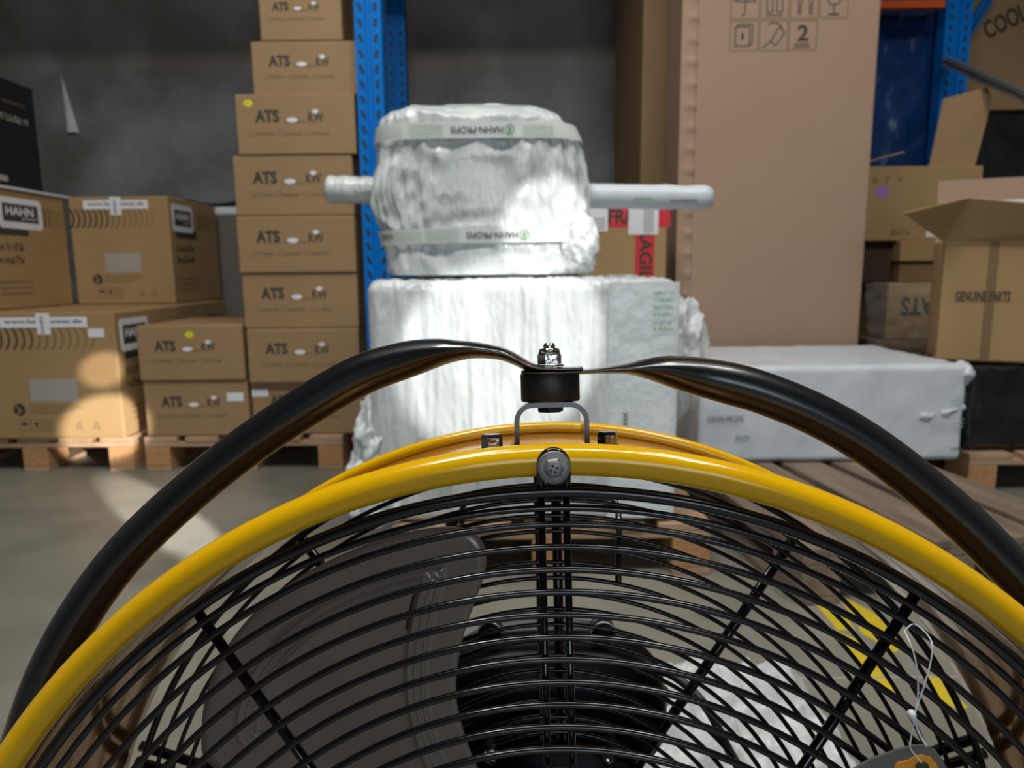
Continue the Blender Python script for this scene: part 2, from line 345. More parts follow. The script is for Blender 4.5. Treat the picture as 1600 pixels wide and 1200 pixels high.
zs = [0.1425] + [at(460, y, yA).z for y in ys[1:]]
xl = [390, 387, 378, 371, 365, 369, 389, 400]; xr = [565, 561, 558, 555, 551, 555, 556, 530]
nm = ['bottom carton of the tall stack, partly behind the black yoke, white label at upper left',
      'brown carton second from the bottom of the tall stack, just above the bent yoke',
      'brown carton third from the bottom of the tall stack beside the blue post',
      'brown carton in the tall stack directly under the one touched by the wrapped pole end',
      'brown carton in the tall stack with the wrapped pole end in front of it',
      'brown carton with a yellow sticker at its upper left corner, in the tall stack',
      'brown carton second from the top of the tall stack, shifted right of the one below',
      'topmost brown carton of the tall stack, cut off by the top of the picture']
for i in range(8):
    ym = (ys[i] + ys[i + 1]) / 2; x0, x1 = at(xl[i], ym, yA).x, at(xr[i], ym, yA).x
    jy = [0.03, 0.0, 0.01, 0.0, 0.005, 0.0, 0.03, 0.03][i]
    carton('carton', nm[i], x0, x1, yA + jy, yA + jy + 0.42, zs[i] + 0.0005, zs[i + 1] - 0.0005, CARD, ats_draw,
           parts=ats_parts((0.11, 0.85) if i == 5 else None, (0.08, 0.80, 0.065, 0.03) if i == 0 else None), group='brown cartons in the tall stack')
z1, z2 = at(300, 595, yA).z, at(300, 508, yA).z
x0, x1 = at(224, 637, yA).x, at(388, 637, yA).x
carton('carton', 'bottom carton of the short stack, with a rectangular white label at its right', x0, x1 - 0.004, yA + 0.012, yA + 0.45, 0.143, z1 - 0.0005, CARD, ats_draw, parts=ats_parts(None, (0.88, 0.70, 0.066, 0.034)), group='brown cartons in the short stack')
x0, x1 = at(215, 550, yA).x, at(381, 550, yA).x
carton('carton', 'top carton of the short stack, with a yellow sticker at its upper middle', x0, x1 - 0.002, yA, yA + 0.5, z1 + 0.0005, z2, CARD, ats_draw, parts=ats_parts((0.50, 0.83)), group='brown cartons in the short stack')
# large cartons at the left
def coil(q, F, a0, a1, b, h, n, flip=False):
    for i in range(n):
        x = a0 + (a1 - a0) * i / (n - 1); wd = 0.012 * (1 - 0.75 * i / n)
        pts = [(x + h * 0.24 * math.cos(t), b + h * 0.5 * math.sin(t)) for t in [math.radians(d) for d in range(-85, 86, 17)]]
        for p, r in zip(pts, pts[1:]): q.line(F, [p, r], wd * (1 - 0.2 * abs(p[1] - b) / h), INK if i < n * 0.45 else INKF)
def big_front(q, F, W, Ht):
    coil(q, F, 0.0 * W, 0.80 * W, Ht * 0.80, Ht * 0.165, 15)
    q.rect(F, W * 0.32, W * 0.68, Ht * 0.30, Ht * 0.48, PAPERG)
    a, bb = W * 0.225, Ht * 0.235
    q.ell(F, a, bb, 0.024, 0.026, INK); q.ell(F, a - 0.003, bb - 0.004, 0.010, 0.012, CARD, 0.0009); q.line(F, [(a - 0.008, bb + 0.018), (a - 0.010, bb - 0.024)], 0.007, CARD, 0.0009)
    for k in range(4): q.scribble(F, W * 0.305, Ht * (0.262 - 0.021 * k), W * (0.38, 0.40, 0.34, 0.26)[k], 0.007, INKF)
    for k in range(3):
        x = W * (0.21 + 0.09 * k); y = Ht * 0.065; q.frame(F, x, x + 0.042, y, y + 0.044, 0.002, INKF)
        if k == 0: q.poly(F, [(x + 0.006, y + 0.022), (x + 0.036, y + 0.022), (x + 0.030, y + 0.034), (x + 0.012, y + 0.034)], INK)
        if k == 1: q.poly(F, [(x + 0.021, y + 0.008), (x + 0.030, y + 0.034), (x + 0.012, y + 0.034)], INK)
        if k == 2:
            for d in (0.012, 0.021, 0.030): q.line(F, [(x + d, y + 0.006), (x + d, y + 0.036)], 0.003, INKF)
    for k in range(2):
        x = W * (0.64 + 0.13 * k); y = Ht * 0.07; q.line(F, [(x, y), (x + 0.012, y + 0.034), (x + 0.026, y), (x + 0.004, y + 0.014)], 0.003, INKF)
def big_label(o, F, W, Ht, side=False):
    q = MB(); a0, a1, b0, b1 = W * 0.15, W * 0.80, Ht * 0.885, Ht * 0.965
    q.add([F.p(a, b_, off) for off in (0.0012, 0) for a, b_ in ((a0, b0), (a1, b0), (a1, b1), (a0, b1))], [(0, 1, 2, 3), (0, 4, 5, 1), (1, 5, 6, 2), (2, 6, 7, 3), (3, 7, 4, 0)], PAPER)
    q.text(F, 'www.hahnpower.de', a0 + 0.02, b0 + 0.012, (b1 - b0) * 0.5, INK, (a1 - a0) - 0.04, bold=0.02, off=0.0016); q.obj('web_address_label', o)
    q = MB(); a, bw = W * 0.475, 0.026
    q.add([F.p(x, y, off) for off in (0.0022, 0) for x, y in ((a - bw, Ht * 0.83), (a + bw, Ht * 0.83), (a + bw, Ht * 0.995), (a - bw, Ht * 0.995))], [(0, 1, 2, 3), (0, 4, 5, 1), (1, 5, 6, 2), (2, 6, 7, 3), (3, 7, 4, 0)], PAPER)
    q.scribble(Face(F.p(a + 0.010, Ht * 0.84, 0.0), F.w, -F.u), 0, 0.008, Ht * 0.14, 0.016, INK, 0.0026); q.obj('sealing_tape', o)
def logo_label(o, F, a, b_, w_, h_):
    q = MB(); n = 5; P = []
    for cx_, cy_, t0 in ((a + w_ - 0.02, b_ + h_ - 0.02, 0), (a + 0.02, b_ + h_ - 0.02, 90), (a + 0.02, b_ + 0.02, 180), (a + w_ - 0.02, b_ + 0.02, 270)):
        for i in range(n + 1): t = math.radians(t0 + 90 * i / n); P.append((cx_ + 0.02 * math.cos(t), cy_ + 0.02 * math.sin(t)))
    k = len(P); q.add([F.p(x, y, 0.0012) for x, y in P] + [F.p(x, y, 0) for x, y in P], [tuple(range(k))] + [(i, k + i, k + (i + 1) % k, (i + 1) % k) for i in range(k)], PAPER)
    q.rect(F, a + w_ * 0.10, a + w_ * 0.90, b_ + h_ * 0.22, b_ + h_ * 0.80, INK, 0.0016)
    q.text(F, 'HAHN', a + w_ * 0.17, b_ + h_ * 0.43, h_ * 0.28, PAPER, w_ * 0.62, bold=0.03, off=0.002)
    q.text(F, 'power', a + w_ * 0.52, b_ + h_ * 0.27, h_ * 0.11, PAPER, w_ * 0.34, off=0.002); q.obj('logo_label', o)
def big_side(q, F, D, Ht):
    for k, (y, h_) in enumerate(((0.62, 0.045), (0.49, 0.04), (0.38, 0.04))):
        if k == 0: q.rect(F, D * 0.10, D * 0.52, Ht * y, Ht * y + h_, INK)
        else: q.scribble(F, D * 0.10, Ht * y, D * 0.36, h_, INK)
    for k in range(3): q.scribble(F, D * 0.14, Ht * (0.22 - 0.05 * k), D * 0.36, 0.012, INKF)
    coil(q, F, D * 0.55, D * 0.98, Ht * 0.80, Ht * 0.15, 9)
def big(label, x0, x1, y0, y1, z0, z1, tagged=False, lab=True, logo=True, lo=(0.06, 0.40)):
    def parts(o, F, Fs, W, D, Ht):
        if lab: big_label(o, F, W, Ht)
        if logo: logo_label(o, Fs, D * lo[0], Ht * 0.68, D * lo[1], Ht * 0.26)
        if tagged: sticker(o, F, W * 0.86, Ht * 0.84, 0.062, 0.034, PAPER, rnd=False, off=0.0012)
    return carton('carton', label, x0, x1, y0, y1, z0, z1, CARDY, big_front, big_side, parts=parts, group='large printed cartons at the left')
yB = 2.79; xr_ = at(186, 585, yB).x; zt = 0.652
big('large carton low at the left with two round sun patches and a small white sticker', xr_ - 0.53, xr_, yB, yB + 0.56, 0.143, zt - 0.004, tagged=True)
big('large carton cut off by the left edge of the picture, beside the sunlit one', xr_ - 1.07, xr_ - 0.537, yB + 0.005, yB + 0.56, 0.143, zt - 0.004, logo=False)
big('large carton hidden behind the sunlit one, supporting the upper ones', xr_ - 0.56, xr_ - 0.02, yB + 0.575, yB + 1.15, 0.143, zt - 0.004, lab=False, logo=False)
big('large carton standing at the back left under the upper left one', xr_ - 1.10, xr_ - 0.57, yB + 0.575, yB + 1.15, 0.143, zt - 0.004, lab=False, logo=False)
x2 = at(268, 390, 3.52).x; x2l = at(112, 390, 3.52).x
big('upper level large carton with a white web address strip, facing the aisle', x2l + 0.005, x2, 3.52, 4.08, zt - 0.002, 1.165, logo=True)
big('upper level large carton at the left edge with a torn-edged white logo label', x2l - 0.60, x2l - 0.005, 2.93, 3.50, zt - 0.002, 1.155, lo=(0.20, 0.50))
# black carton on top of the upper left one
def blk(q, F, D, Ht):
    q.scribble(F, D * 0.15, Ht * 0.80, D * 0.22, 0.035, PAPERG); q.scribble(F, D * 0.50, Ht * 0.78, D * 0.35, 0.02, INKF)
    q.scribble(F, D * 0.15, Ht * 0.62, D * 0.75, 0.04, PAPERG); q.rect(F, D * 0.3, D * 0.45, Ht * 0.06, Ht * 0.11, PAPERG)
xb = at(12, 200, 3.25).x
carton('carton', 'black carton standing on the upper left carton, with small grey lettering on its side', xb - 0.45, xb, 3.02, 3.45, 1.172, at(5, 97, 3.03).z, mat('black_card', (0.008, 0.012, 0.016), 0.35), None, blk)
b = MB(); p, r = at(-60, 286, 3.0), at(188, 309, 4.0); b.box(0, 0.05, 0, (r - p).length * 0.98, 0, 0.012, FILMB, 0.002)
o = b.obj('foam_strip', loc=(xb + 0.015, 2.95, 1.157), rotz=0); tag(o, 'thin white foam strip lying along the top of the upper left cartons', 'foam strip')
# odds and ends at the back left
b = MB(); x0, x1 = at(296, 350, 4.2).x, at(384, 350, 4.2).x
carton('carton', 'dull grey-brown carton at the back, between the large cartons and the tall stack', x0, x1, 4.15, 4.55, 0, at(340, 335, 4.15).z, mat('grey_card', (0.16, 0.14, 0.12), 0.8))
zt2 = at(340, 335, 4.15).z
b = MB(); b.box(-0.17, 0.14, -0.15, 0.15, 0, 0.045, FILMG, 0.01); o = b.obj('foam_board', loc=((x0 + x1) / 2 + 0.04, 4.34, zt2 + 0.001)); tag(o, 'white foam board on the grey-brown carton at the back', 'foam board')
b = MB(); b.tube([(-0.13, 0, 0.035), (-0.06, 0, 0.012), (0.05, 0, 0.008), (0.15, 0, 0.02)], [(0.012, 0.09)] * 4, RUBBER, 8, bino=(0, 1, 0)); o = b.obj('foam_pad', loc=(x0 + 0.10, 4.32, zt2 + 0.055)); tag(o, 'curved black foam pad lying on the white foam board at the back', 'foam pad')
pa, pb, pc = at(94, 115, 4.59), at(123, 207, 4.59), at(103, 208, 4.59)
b = MB(); vs = []
for i in range(13):
    t = i / 12; l = pa.lerp(pc, t); r = pa.lerp(pb, t)
    for j in range(7): u = j / 6; q_ = l.lerp(r, u); vs.append((q_.x, 4.597 - 0.03 * math.sin(math.pi * u) * t, q_.z))
fs = [(i * 7 + j, i * 7 + j + 1, i * 7 + j + 8, i * 7 + j + 7) for i in range(12) for j in range(6)]
b.add(vs, fs, PAPER, True); o = b.obj('paper_strip'); tag(o, 'narrow white paper strip hanging on the back wall above the large cartons', 'paper')
# ------------------------------------------------------------------ racking
def upright(label, px0, px1, Y, ztop, depth=0.08, px_mid=300):
    x0, x1 = at(px0, px_mid, Y).x, at(px1, px_mid, Y).x; W = x1 - x0
    e = empty('rack_upright', ((x0 + x1) / 2, Y, 0)); tag(e, label, 'rack upright')
    q = MB(); t = 0.004
    q.box(-W / 2, -0.012, 0, t, 0, ztop, BLUE, 0.001); q.box(0.012, W / 2, 0, t, 0, ztop, BLUE, 0.001); q.box(-0.014, 0.014, 0.010, 0.014, 0, ztop, BLUE)
    q.box(-0.016, -0.010, 0.001, 0.014, 0, ztop, BLUE); q.box(0.010, 0.016, 0.001, 0.014, 0, ztop, BLUE)
    q.box(-W / 2, -W / 2 + t, t, depth, 0, ztop, BLUE); q.box(W / 2 - t, W / 2, t, depth, 0, ztop, BLUE)
    F = Face((-W / 2, 0, 0), (1, 0, 0), (0, 0, 1)); z = 0.12
    while z < ztop - 0.1:
        for s_, a in ((1, W * 0.22), (-1, W * 0.78)):
            q.poly(F, [(a - 0.009 - s_ * 0.004, z + 0.030), (a - 0.005 + s_ * 0.004, z), (a + 0.009 + s_ * 0.004, z), (a + 0.005 - s_ * 0.004, z + 0.030)], HOLE, 0.0005)
        z += 0.054
    q.obj('post', e); q = MB(); q.box(-W / 2 - 0.02, W / 2 + 0.02, -0.012, depth + 0.02, 0, 0.006, BLUE, 0.001); q.obj('foot_plate', e)
    return e, x0, x1
upright('bright blue perforated rack upright beside the tall carton stack', 564, 605, 2.795, 2.74)
upright('dark blue rack upright standing behind the bright blue one', 612, 640, 4.3, 2.74)
e, ux0, ux1 = upright('blue rack upright at the top right, with a sloping brace and a steel rail', 1456, 1496, 3.95, 2.74)
def bar(name, label, p, r, wz, wy, m, cat):
    p, r = V(p), V(r); q = MB(); L = (r - p).length
    q.box(0, L, -wy / 2, wy / 2, -wz / 2, wz / 2, m, 0.003); q.box(0.01, L - 0.01, -wy / 2 - 0.001, -wy / 2, -wz * 0.12, wz * 0.12, HOLE if m is not GALV else INK)
    o = q.obj(name); o.matrix_world = Matrix.Translation(p) @ (r - p).to_track_quat('X', 'Z').to_matrix().to_4x4(); tag(o, label, cat); return o
b = MB()  # plank deck out of view, added to keep lamp light off the back wall
for i in range(6): b.box(-2.7, 2.9, 2.86 + 0.285 * i, 2.86 + 0.285 * i + 0.27, 2.75, 2.79, WOODG, 0.003)
o = b.obj('shade_deck'); tag(o, 'unseen plank deck added overhead to shade the back wall and the carton stacks', 'shade deck')
bar('rack_brace', 'sloping blue rack brace rising right from the blue upright at the top right', at(1488, 92, 4.07), at(1550, -12, 4.10), 0.045, 0.03, BLUE, 'rack brace')
bar('rack_rail', 'grey steel rack rail running from the blue upright to the top right edge', at(1477, 95, 3.9), at(1640, 168, 3.1), 0.045, 0.03, GALV, 'rack rail')
bar('rack_beam', 'orange rack beam at the top edge between the tall carton and the blue upright', at(1350, 0, 3.90), at(1474, -2, 3.90), 0.10, 0.05, ORANGE, 'rack beam')
q = MB()
# ------------------------------------------------------------------ wrapped loads
def rounded_grid(W, D, Ht, r, n=70):
    """closed box surface with rounded edges, as a fine grid; returns verts, normals, faces"""
    hw, hd, hh = W / 2, D / 2, Ht / 2; key = {}; vs = []; ns = []; fs = []
    def pt(x, y, z):
        k = (round(x, 5), round(y, 5), round(z, 5))
        if k in key: return key[k]
        p = V((x, y, z)); c = V((max(-hw + r, min(hw - r, x)), max(-hd + r, min(hd - r, y)), max(-hh + r, min(hh - r, z)))); d = p - c
        if d.length < 1e-9: d = V((0, 0, 1))
        d.normalize(); key[k] = len(vs); vs.append(c + d * r + V((0, 0, hh))); ns.append(d); return key[k]
    def lin(h, m):
        a = [-h, -h + r * 0.25, -h + r * 0.5, -h + r * 0.75]; return a + [(-h + r) + 2 * (h - r) * i / m for i in range(m + 1)] + [-q_ for q_ in a[::-1]]
    s = max(W, D, Ht) / n; X, Y_, Z = lin(hw, max(2, int(W / s))), lin(hd, max(2, int(D / s))), lin(hh, max(2, int(Ht / s)))
    def sheet(A, B, f, rev):
        for i in range(len(A) - 1):
            for j in range(len(B) - 1):
                q_ = [f(A[i], B[j]), f(A[i + 1], B[j]), f(A[i + 1], B[j + 1]), f(A[i], B[j + 1])]
                fs.append(tuple(q_[::-1] if rev else q_))
    sheet(X, Z, lambda a, c: pt(a, -hd, c), False); sheet(X, Z, lambda a, c: pt(a, hd, c), True)
    sheet(Y_, Z, lambda a, c: pt(hw, a, c), False); sheet(Y_, Z, lambda a, c: pt(-hw, a, c), True)
    sheet(X, Y_, lambda a, c: pt(a, c, hh), False); sheet(X, Y_, lambda a, c: pt(a, c, -hh), True)
    return vs, ns, fs
def wrinkled(W, D, Ht, r, amp, fold=18, seed=0.0, vert=0.18, n=90):
    vs, ns, fs = rounded_grid(W, D, Ht, r, n); out = []
    for p, d in zip(vs, ns):
        k = V((p.x * fold, p.y * fold, p.z * fold * vert + seed)); a = noise.noise(k); c = noise.noise(V((p.x * fold * 2.6, p.y * fold * 2.6, p.z * fold * vert * 2 + seed + 9)))
        e_ = noise.noise(V((p.x * 5 + seed, p.y * 5, p.z * 5)))
        h = (1 - abs(a) * 2.2) * 0.6 + (1 - abs(c) * 2) * 0.35 + e_ * 0.6
        bot = min(1, p.z / 0.03)
        out.append(p + d * (amp * h * (bot if d.z < -0.3 else 1)) * (0.15 if d.z < -0.9 else 1))
    return out, fs
def wrapped(name, label, x0, x1, y0, y1, z0, z1, m, r=0.03, amp=0.006, fold=18, seed=0.0, vert=0.18, rotz=0.0, cat='parcel', n=90):
    q = MB(); vs, fs = wrinkled(x1 - x0, y1 - y0, z1 - z0, r, amp, fold, seed, vert, n); q.add(vs, fs, m, True)
    o = q.obj(name, loc=((x0 + x1) / 2, (y0 + y1) / 2, z0), rotz=rotz); return tag(o, label, cat)
def crumple(name, parent, c, rx, ry, rz, m, seed=0.0, amp=0.35, f=3.0, sub=4, floor_z=None):
    bm = bmesh.new(); bmesh.ops.create_icosphere(bm, subdivisions=sub, radius=1)
    q = MB(); vs = []
    for v in bm.verts:
        d = v.co.normalized(); h = 1 - abs(noise.noise(d * f + V((seed, 0, 0)))) * 2; g = 1 - abs(noise.noise(d * f * 2.7 + V((0, seed, 0)))) * 2
        k = 1 + amp * (h * 0.7 + g * 0.3 - 0.5); p = V((d.x * rx, d.y * ry, d.z * rz)) * k + V(c)
        if floor_z is not None: p.z = max(p.z, floor_z)
        vs.append(p)
    q.add(vs, [[v.index for v in f_.verts] for f_ in bm.faces], m, True); bm.free()
    return q.obj(name, parent)
def prints(q, F, a, b_, s, warp=None, flip=False, word=True):
    """green and black printing on the packing tape"""
    def P(x, y): return warp(x, y) if warp else F.p(x, y, 0.0012)
    def quad(x0, x1, y0, y1, m):
        k = 8; vs = []
        for i in range(k + 1): x = x0 + (x1 - x0) * i / k; vs += [P(x, y0), P(x, y1)]
        q.add(vs, [(2 * i, 2 * i + 2, 2 * i + 3, 2 * i + 1) for i in range(k)], m)
    for k in range(4): quad(a, a + 0.085 * s, b_ + 0.008 * k * s, b_ + (0.008 * k + 0.0022) * s, INKP)
    if word:
        q.text(F, 'HAHN-PROFIS', a + 0.105 * s, b_ + 0.004 * s, 0.016 * s, INK, 0.13 * s, bold=0.01, warp=warp, flip=flip, off=0.0014)
        cx_ = a + 0.252 * s
        n = 16; vs = []
        for i in range(n): t = 2 * math.pi * i / n; vs += [P(cx_ + 0.012 * s * math.cos(t), b_ + 0.012 * s + 0.013 * s * math.sin(t)), P(cx_ + 0.0095 * s * math.cos(t), b_ + 0.012 * s + 0.0105 * s * math.sin(t))]
        q.add(vs, [(2 * i, (2 * i + 2) % (2 * n), (2 * i + 3) % (2 * n), 2 * i + 1) for i in range(n)], INKG)
        quad(cx_ - 0.003 * s, cx_ + 0.003 * s, b_ + 0.004 * s, b_ + 0.018 * s, INKG)
# big lower wrapped box
YL = 1.78
lx0, lx1 = at(582, 560, YL).x, at(1056, 560, YL).x; lz1 = at(830, 440, YL).z
low = wrapped('wrapped_box', 'big box in shiny white film, standing on the pallet right behind the fan', lx0, lx1, YL, YL + 0.62, 0.144, lz1, FILM, 0.022, 0.011, 17, 3.0, 0.13, n=170)
lc = V(((lx0 + lx1) / 2, YL + 0.31, 0.144)); LW = lx1 - lx0; LH = lz1 - 0.144
q = MB(); Fl = Face((-LW / 2, -0.325, 0), (1, 0, 0), (0, 0, 1)); a0 = LW * 0.775
vs = []; nx, nz = 16, 40
for i in range(nx + 1):
    for j in range(nz + 1):
        a = a0 + (LW * 1.005 - a0) * i / nx; bb = LH * 0.02 + LH * 0.975 * j / nz; vs.append(Fl.p(a, bb, 0.003 * noise.noise(V((a * 30, bb * 14, 5))) + (-0.008 if i in (0, nx) else 0)))
q.add(vs, [(i * (nz + 1) + j, (i + 1) * (nz + 1) + j, (i + 1) * (nz + 1) + j + 1, i * (nz + 1) + j + 1) for i in range(nx) for j in range(nz)], FILMG, True)
Fg = Face(Fl.p(a0 + 0.11, LH * 0.80, 0.005), (1, 0, 0), (0, 0, 1))
for k in range(6): q.scribble(Fg, 0.0, 0.018 * k, 0.05, 0.008, INKG, 0.001)
q.scribble(Face(Fl.p(a0 + 0.05, LH * 0.30, 0.005), (0, 0, 1), (-1, 0, 0)), 0, 0, 0.11, 0.014, INK)
q.obj('edge_sheet', low)
crumple('loose_film', low, (LW / 2 + 0.045, -0.14, LH * 0.66), 0.075, 0.10, 0.16, FILMC, 2.0, 0.38, 1.7, 5)
crumple('loose_film', low, (-LW / 2 - 0.012, -0.20, LH * 0.30), 0.06, 0.12, 0.13, FILM, 5.0, 0.4, 1.6, 5)
crumple('loose_film', low, (-LW / 2 - 0.01, -0.22, LH * 0.10), 0.085, 0.13, 0.14, FILMG, 8.0, 0.4, 1.6, 5, 0.0)
# upper wrapped item: bulging body with a pole through it
YU = 1.86
prof = [(436, 606, 900), (428, 598, 918), (405, 597, 922), (385, 598, 922), (370, 594, 921), (350, 584, 920), (325, 576, 920), (300, 573, 919), (270, 577, 915), (245, 582, 910), (225, 586, 905), (205, 588, 898), (190, 589, 888), (178, 591, 878), (168, 597, 862), (162, 607, 846), (158, 630, 825)]
uc = at(755, 436, YU + 0.25); ub = empty('wrapped_machine', (uc.x, YU + 0.25, lz1 + 0.018)); tag(ub, 'bulging white plastic-wrapped item with a wrapped pole through it, above the big box', 'parcel')
rows = []
for y, l, r in prof:
    pl, pr = at(l, y, YU), at(r, y, YU); rows.append((pl.z, pl.x, pr.x))
zb = rows[0][0]; rows = [(z - zb, a - uc.x, b_ - uc.x) for z, a, b_ in rows]
fine = []
for i in range(len(rows) - 1):
    for k in range(5): t = k / 5; fine.append(tuple(rows[i][j] * (1 - t) + rows[i + 1][j] * t for j in range(3)))
fine.append(rows[-1])
NE = 5.0; DP = 0.25; HZ = rows[-1][0]
def prof_at(z):
    z = max(0, min(HZ, z))
    for i in range(len(rows) - 1):
        if rows[i][0] <= z <= rows[i + 1][0]:
            t = (z - rows[i][0]) / max(1e-6, rows[i + 1][0] - rows[i][0]); return rows[i][1] * (1 - t) + rows[i + 1][1] * t, rows[i][2] * (1 - t) + rows[i + 1][2] * t
    return rows[-1][1], rows[-1][2]
def dep(z):
    l, r = prof_at(z); return DP * (0.86 + 0.14 * (r - l) / 0.58) * (1 if z < HZ - 0.05 else 1 - 0.35 * ((z - HZ + 0.05) / 0.05) ** 2)
def usurf(th, z, off=0.0, l=None, r=None, d=None):
    if l is None: l, r = prof_at(z)
    if d is None: d = dep(z)
    c, s_ = math.cos(th), math.sin(th); cx_ = (l + r) / 2; hw = (r - l) / 2 + off
    return V((cx_ + hw * math.copysign(abs(c) ** (2 / NE), c), (d + off) * math.copysign(abs(s_) ** (2 / NE), s_), z))
def fold_u(p, th, z):
    mid = max(0, 1 - abs(z - 0.24) / 0.13); k = V((math.cos(th) * 14, math.sin(th) * 14, z * 3.0))
    a = 1 - abs(noise.noise(k)) * 2.4; c = 1 - abs(noise.noise(V((p.x * 30, p.y * 30, z * 18)))) * 2
    e_ = 1 - abs(noise.noise(V((p.x * 9 + p.z * 5, p.y * 9, z * 9)))) * 2.2
    return 0.013 * a * (0.3 + mid) + 0.008 * c * (1.1 - 0.4 * mid) + 0.009 * e_
q = MB(); NT = 240; vs = []
allr = [(z, l, r, dep(z), True) for z, l, r in fine]
for k in (0.85, 0.6, 0.3, 0.02):
    z, l, r = fine[-1]; cx_ = (l + r) / 2; allr.append((z + 0.012 * (1 - k), cx_ + (l - cx_) * k, cx_ + (r - cx_) * k, dep(z) * k, True))
for z, l, r, d, _ in allr:
    for i in range(NT):
        th = 2 * math.pi * i / NT; p = usurf(th, z, 0, l, r, d); o_ = fold_u(p, th, z); n_ = V((p.x - (l + r) / 2, p.y, 0)); n_ = n_.normalized() if n_.length > 1e-6 else V((0, 0, 1))
        k = 1 if r - l > 0.3 else 0.2; vs.append(p + n_ * o_ * k + V((0, 0, 0.006 * noise.noise(p * 16)) if z > HZ - 0.04 else (0, 0, 0)))
NR = len(allr); fs = [(i * NT + j, i * NT + (j + 1) % NT, (i + 1) * NT + (j + 1) % NT, (i + 1) * NT + j) for i in range(NR - 1) for j in range(NT)]
fs += [tuple(range(NT))[::-1], tuple((NR - 1) * NT + j for j in range(NT))]
q.add(vs, fs, FILM, True); q.obj('film_wrap', ub)
def front_y(x, z, off):
    l, r = prof_at(z); d = dep(z); cx_ = (l + r) / 2; hw = (r - l) / 2 + off; t = min(0.995, abs(x - cx_) / hw); return -(d + off) * (1 - t ** NE) ** (1 / NE)
for (py, hh, sh, gaps) in ((211, 0.040, 0.0, [(0.03, 1)]), (374, 0.038, 0.004, [(0.0, 1)])):
    zc = at(755, py, YU).z - zb; q = MB(); vs = []
    for j in range(3):
        z = zc + (j - 1) * hh / 2
        for i in range(NT): th = 2 * math.pi * i / NT; p = usurf(th, z + sh * math.cos(th), 0.023); vs.append(p)
    q.add(vs, [(j * NT + i, j * NT + (i + 1) % NT, (j + 1) * NT + (i + 1) % NT, (j + 1) * NT + i) for j in range(2) for i in range(NT)], TAPEW, True)
    wp = lambda x, y: V((x, front_y(x, y, 0.0255), y))
    F0 = Face((0, 0, 0), (1, 0, 0), (0, 0, 1))
    if py < 300: prints(q, F0, -0.17, zc - 0.012, 1.0, wp, True); prints(q, F0, 0.115, zc - 0.012, 0.9, wp, word=False); prints(q, F0, -0.255, zc - 0.012, 0.8, wp, word=False)
    else: prints(q, F0, -0.135, zc - 0.012, 1.0, wp, True); prints(q, F0, -0.215, zc - 0.012, 0.8, wp, word=False)
    if py >= 300: q.text(F0, 'HAHN', -0.255, zc - 0.008, 0.014, INK, 0.035, warp=wp)
    q.obj('packing_tape', ub)
def pole_end(pxs, rr, seed, mm=FILM):
    P = [at(x, y, YU + 0.16) - V((uc.x, YU + 0.25, lz1 + 0.018)) for x, y in pxs]; q = MB(); pts = []; rad = []
    N_ = 30
    for i in range(N_ + 1):
        t = i / N_; p = P[0].lerp(P[1], t); rd = rr * (1 + 0.10 * noise.noise(V((t * 7, seed, 0))));
        if i > N_ - 3: rd *= (0.93, 0.7)[i - N_ + 1] if i - N_ + 1 >= 0 else 1
        pts.append(p); rad.append((rd, rd * (1 + 0.1 * noise.noise(V((t * 11, seed, 4))))))
    q.tube(pts, rad, mm, 24)
    F = Face(P[0].lerp(P[1], 0.4) + V((0, -rr * 1.06, -0.015)), (1, 0, 0), (0, 0, 1)); q.scribble(F, 0, 0, 0.05, 0.010, INKG, 0.001)
    if seed > 5: q.scribble(F, 0.10, -0.005, 0.07, 0.009, INK, 0.001)
    q.obj('wrapped_pole_end', ub)
pole_end([(592, 298), (510, 296)], 0.037, 2.0, FILM); pole_end([(905, 306), (1113, 309)], 0.033, 7.0, FILMB)
crumple('loose_film', ub, (0.255, -0.20, 0.075), 0.055, 0.07, 0.085, FILMC, 4.0, 0.35, 1.8, 5, 0.0)
# long white parcel on the weathered pallet
YP = 2.33; px0, px1 = at(1092, 660, YP).x, at(1506, 660, YP).x; pz1 = at(1300, 572, YP).z
par = wrapped('wrapped_parcel', 'long low parcel wrapped in matt white sheet, on the weathered pallet at the right', px0, px1, YP, YP + 0.62, 0.144, pz1, FILMB, 0.02, 0.004, 9, 12.0, 0.6, rotz=0.0, n=110)
q = MB(); PW = px1 - px0; PH = pz1 - 0.144; Fp = Face((-PW / 2, -0.318, 0), (1, 0, 0), (0, 0, 1))
q.text(Fp, 'HAHN-PROFIS', PW * 0.03, PH * 0.44, 0.020, INK, 0.12, off=0.004); q.scribble(Fp, PW * 0.14, PH * 0.24, 0.05, 0.02, INKG, 0.004)
for k in range(4): q.rect(Fp, PW * 0.87, PW * 0.93, PH * (0.34 + 0.035 * k), PH * (0.348 + 0.035 * k), INKP, 0.004); q.rect(Fp, PW * 0.94, PW * 0.99, PH * (0.60 + 0.035 * k), PH * (0.608 + 0.035 * k), INKP, 0.004)
for k in range(3): q.rect(Fp, PW * 0.94, PW * 0.99, PH * (0.36 + 0.04 * k), PH * (0.37 + 0.04 * k), INKP, 0.004)
q.scribble(Fp, PW * 0.955, PH * 0.12, 0.04, 0.014, INK, 0.004); q.obj('printed_tape', par)
q = MB(); pts = [(PW * (0.33 + 0.17 * i / 12), -0.312 - 0.006 * math.sin(i), PH * (0.46 + 0.10 * i / 12 + 0.012 * math.sin(i * 1.7))) for i in range(13)]
q.tube(pts, [(0.008 + 0.004 * math.sin(i * 1.3), 0.004) for i in range(13)], FILMB, 8, bino=(0, 1, 0)); q.obj('sheet_fold', par)
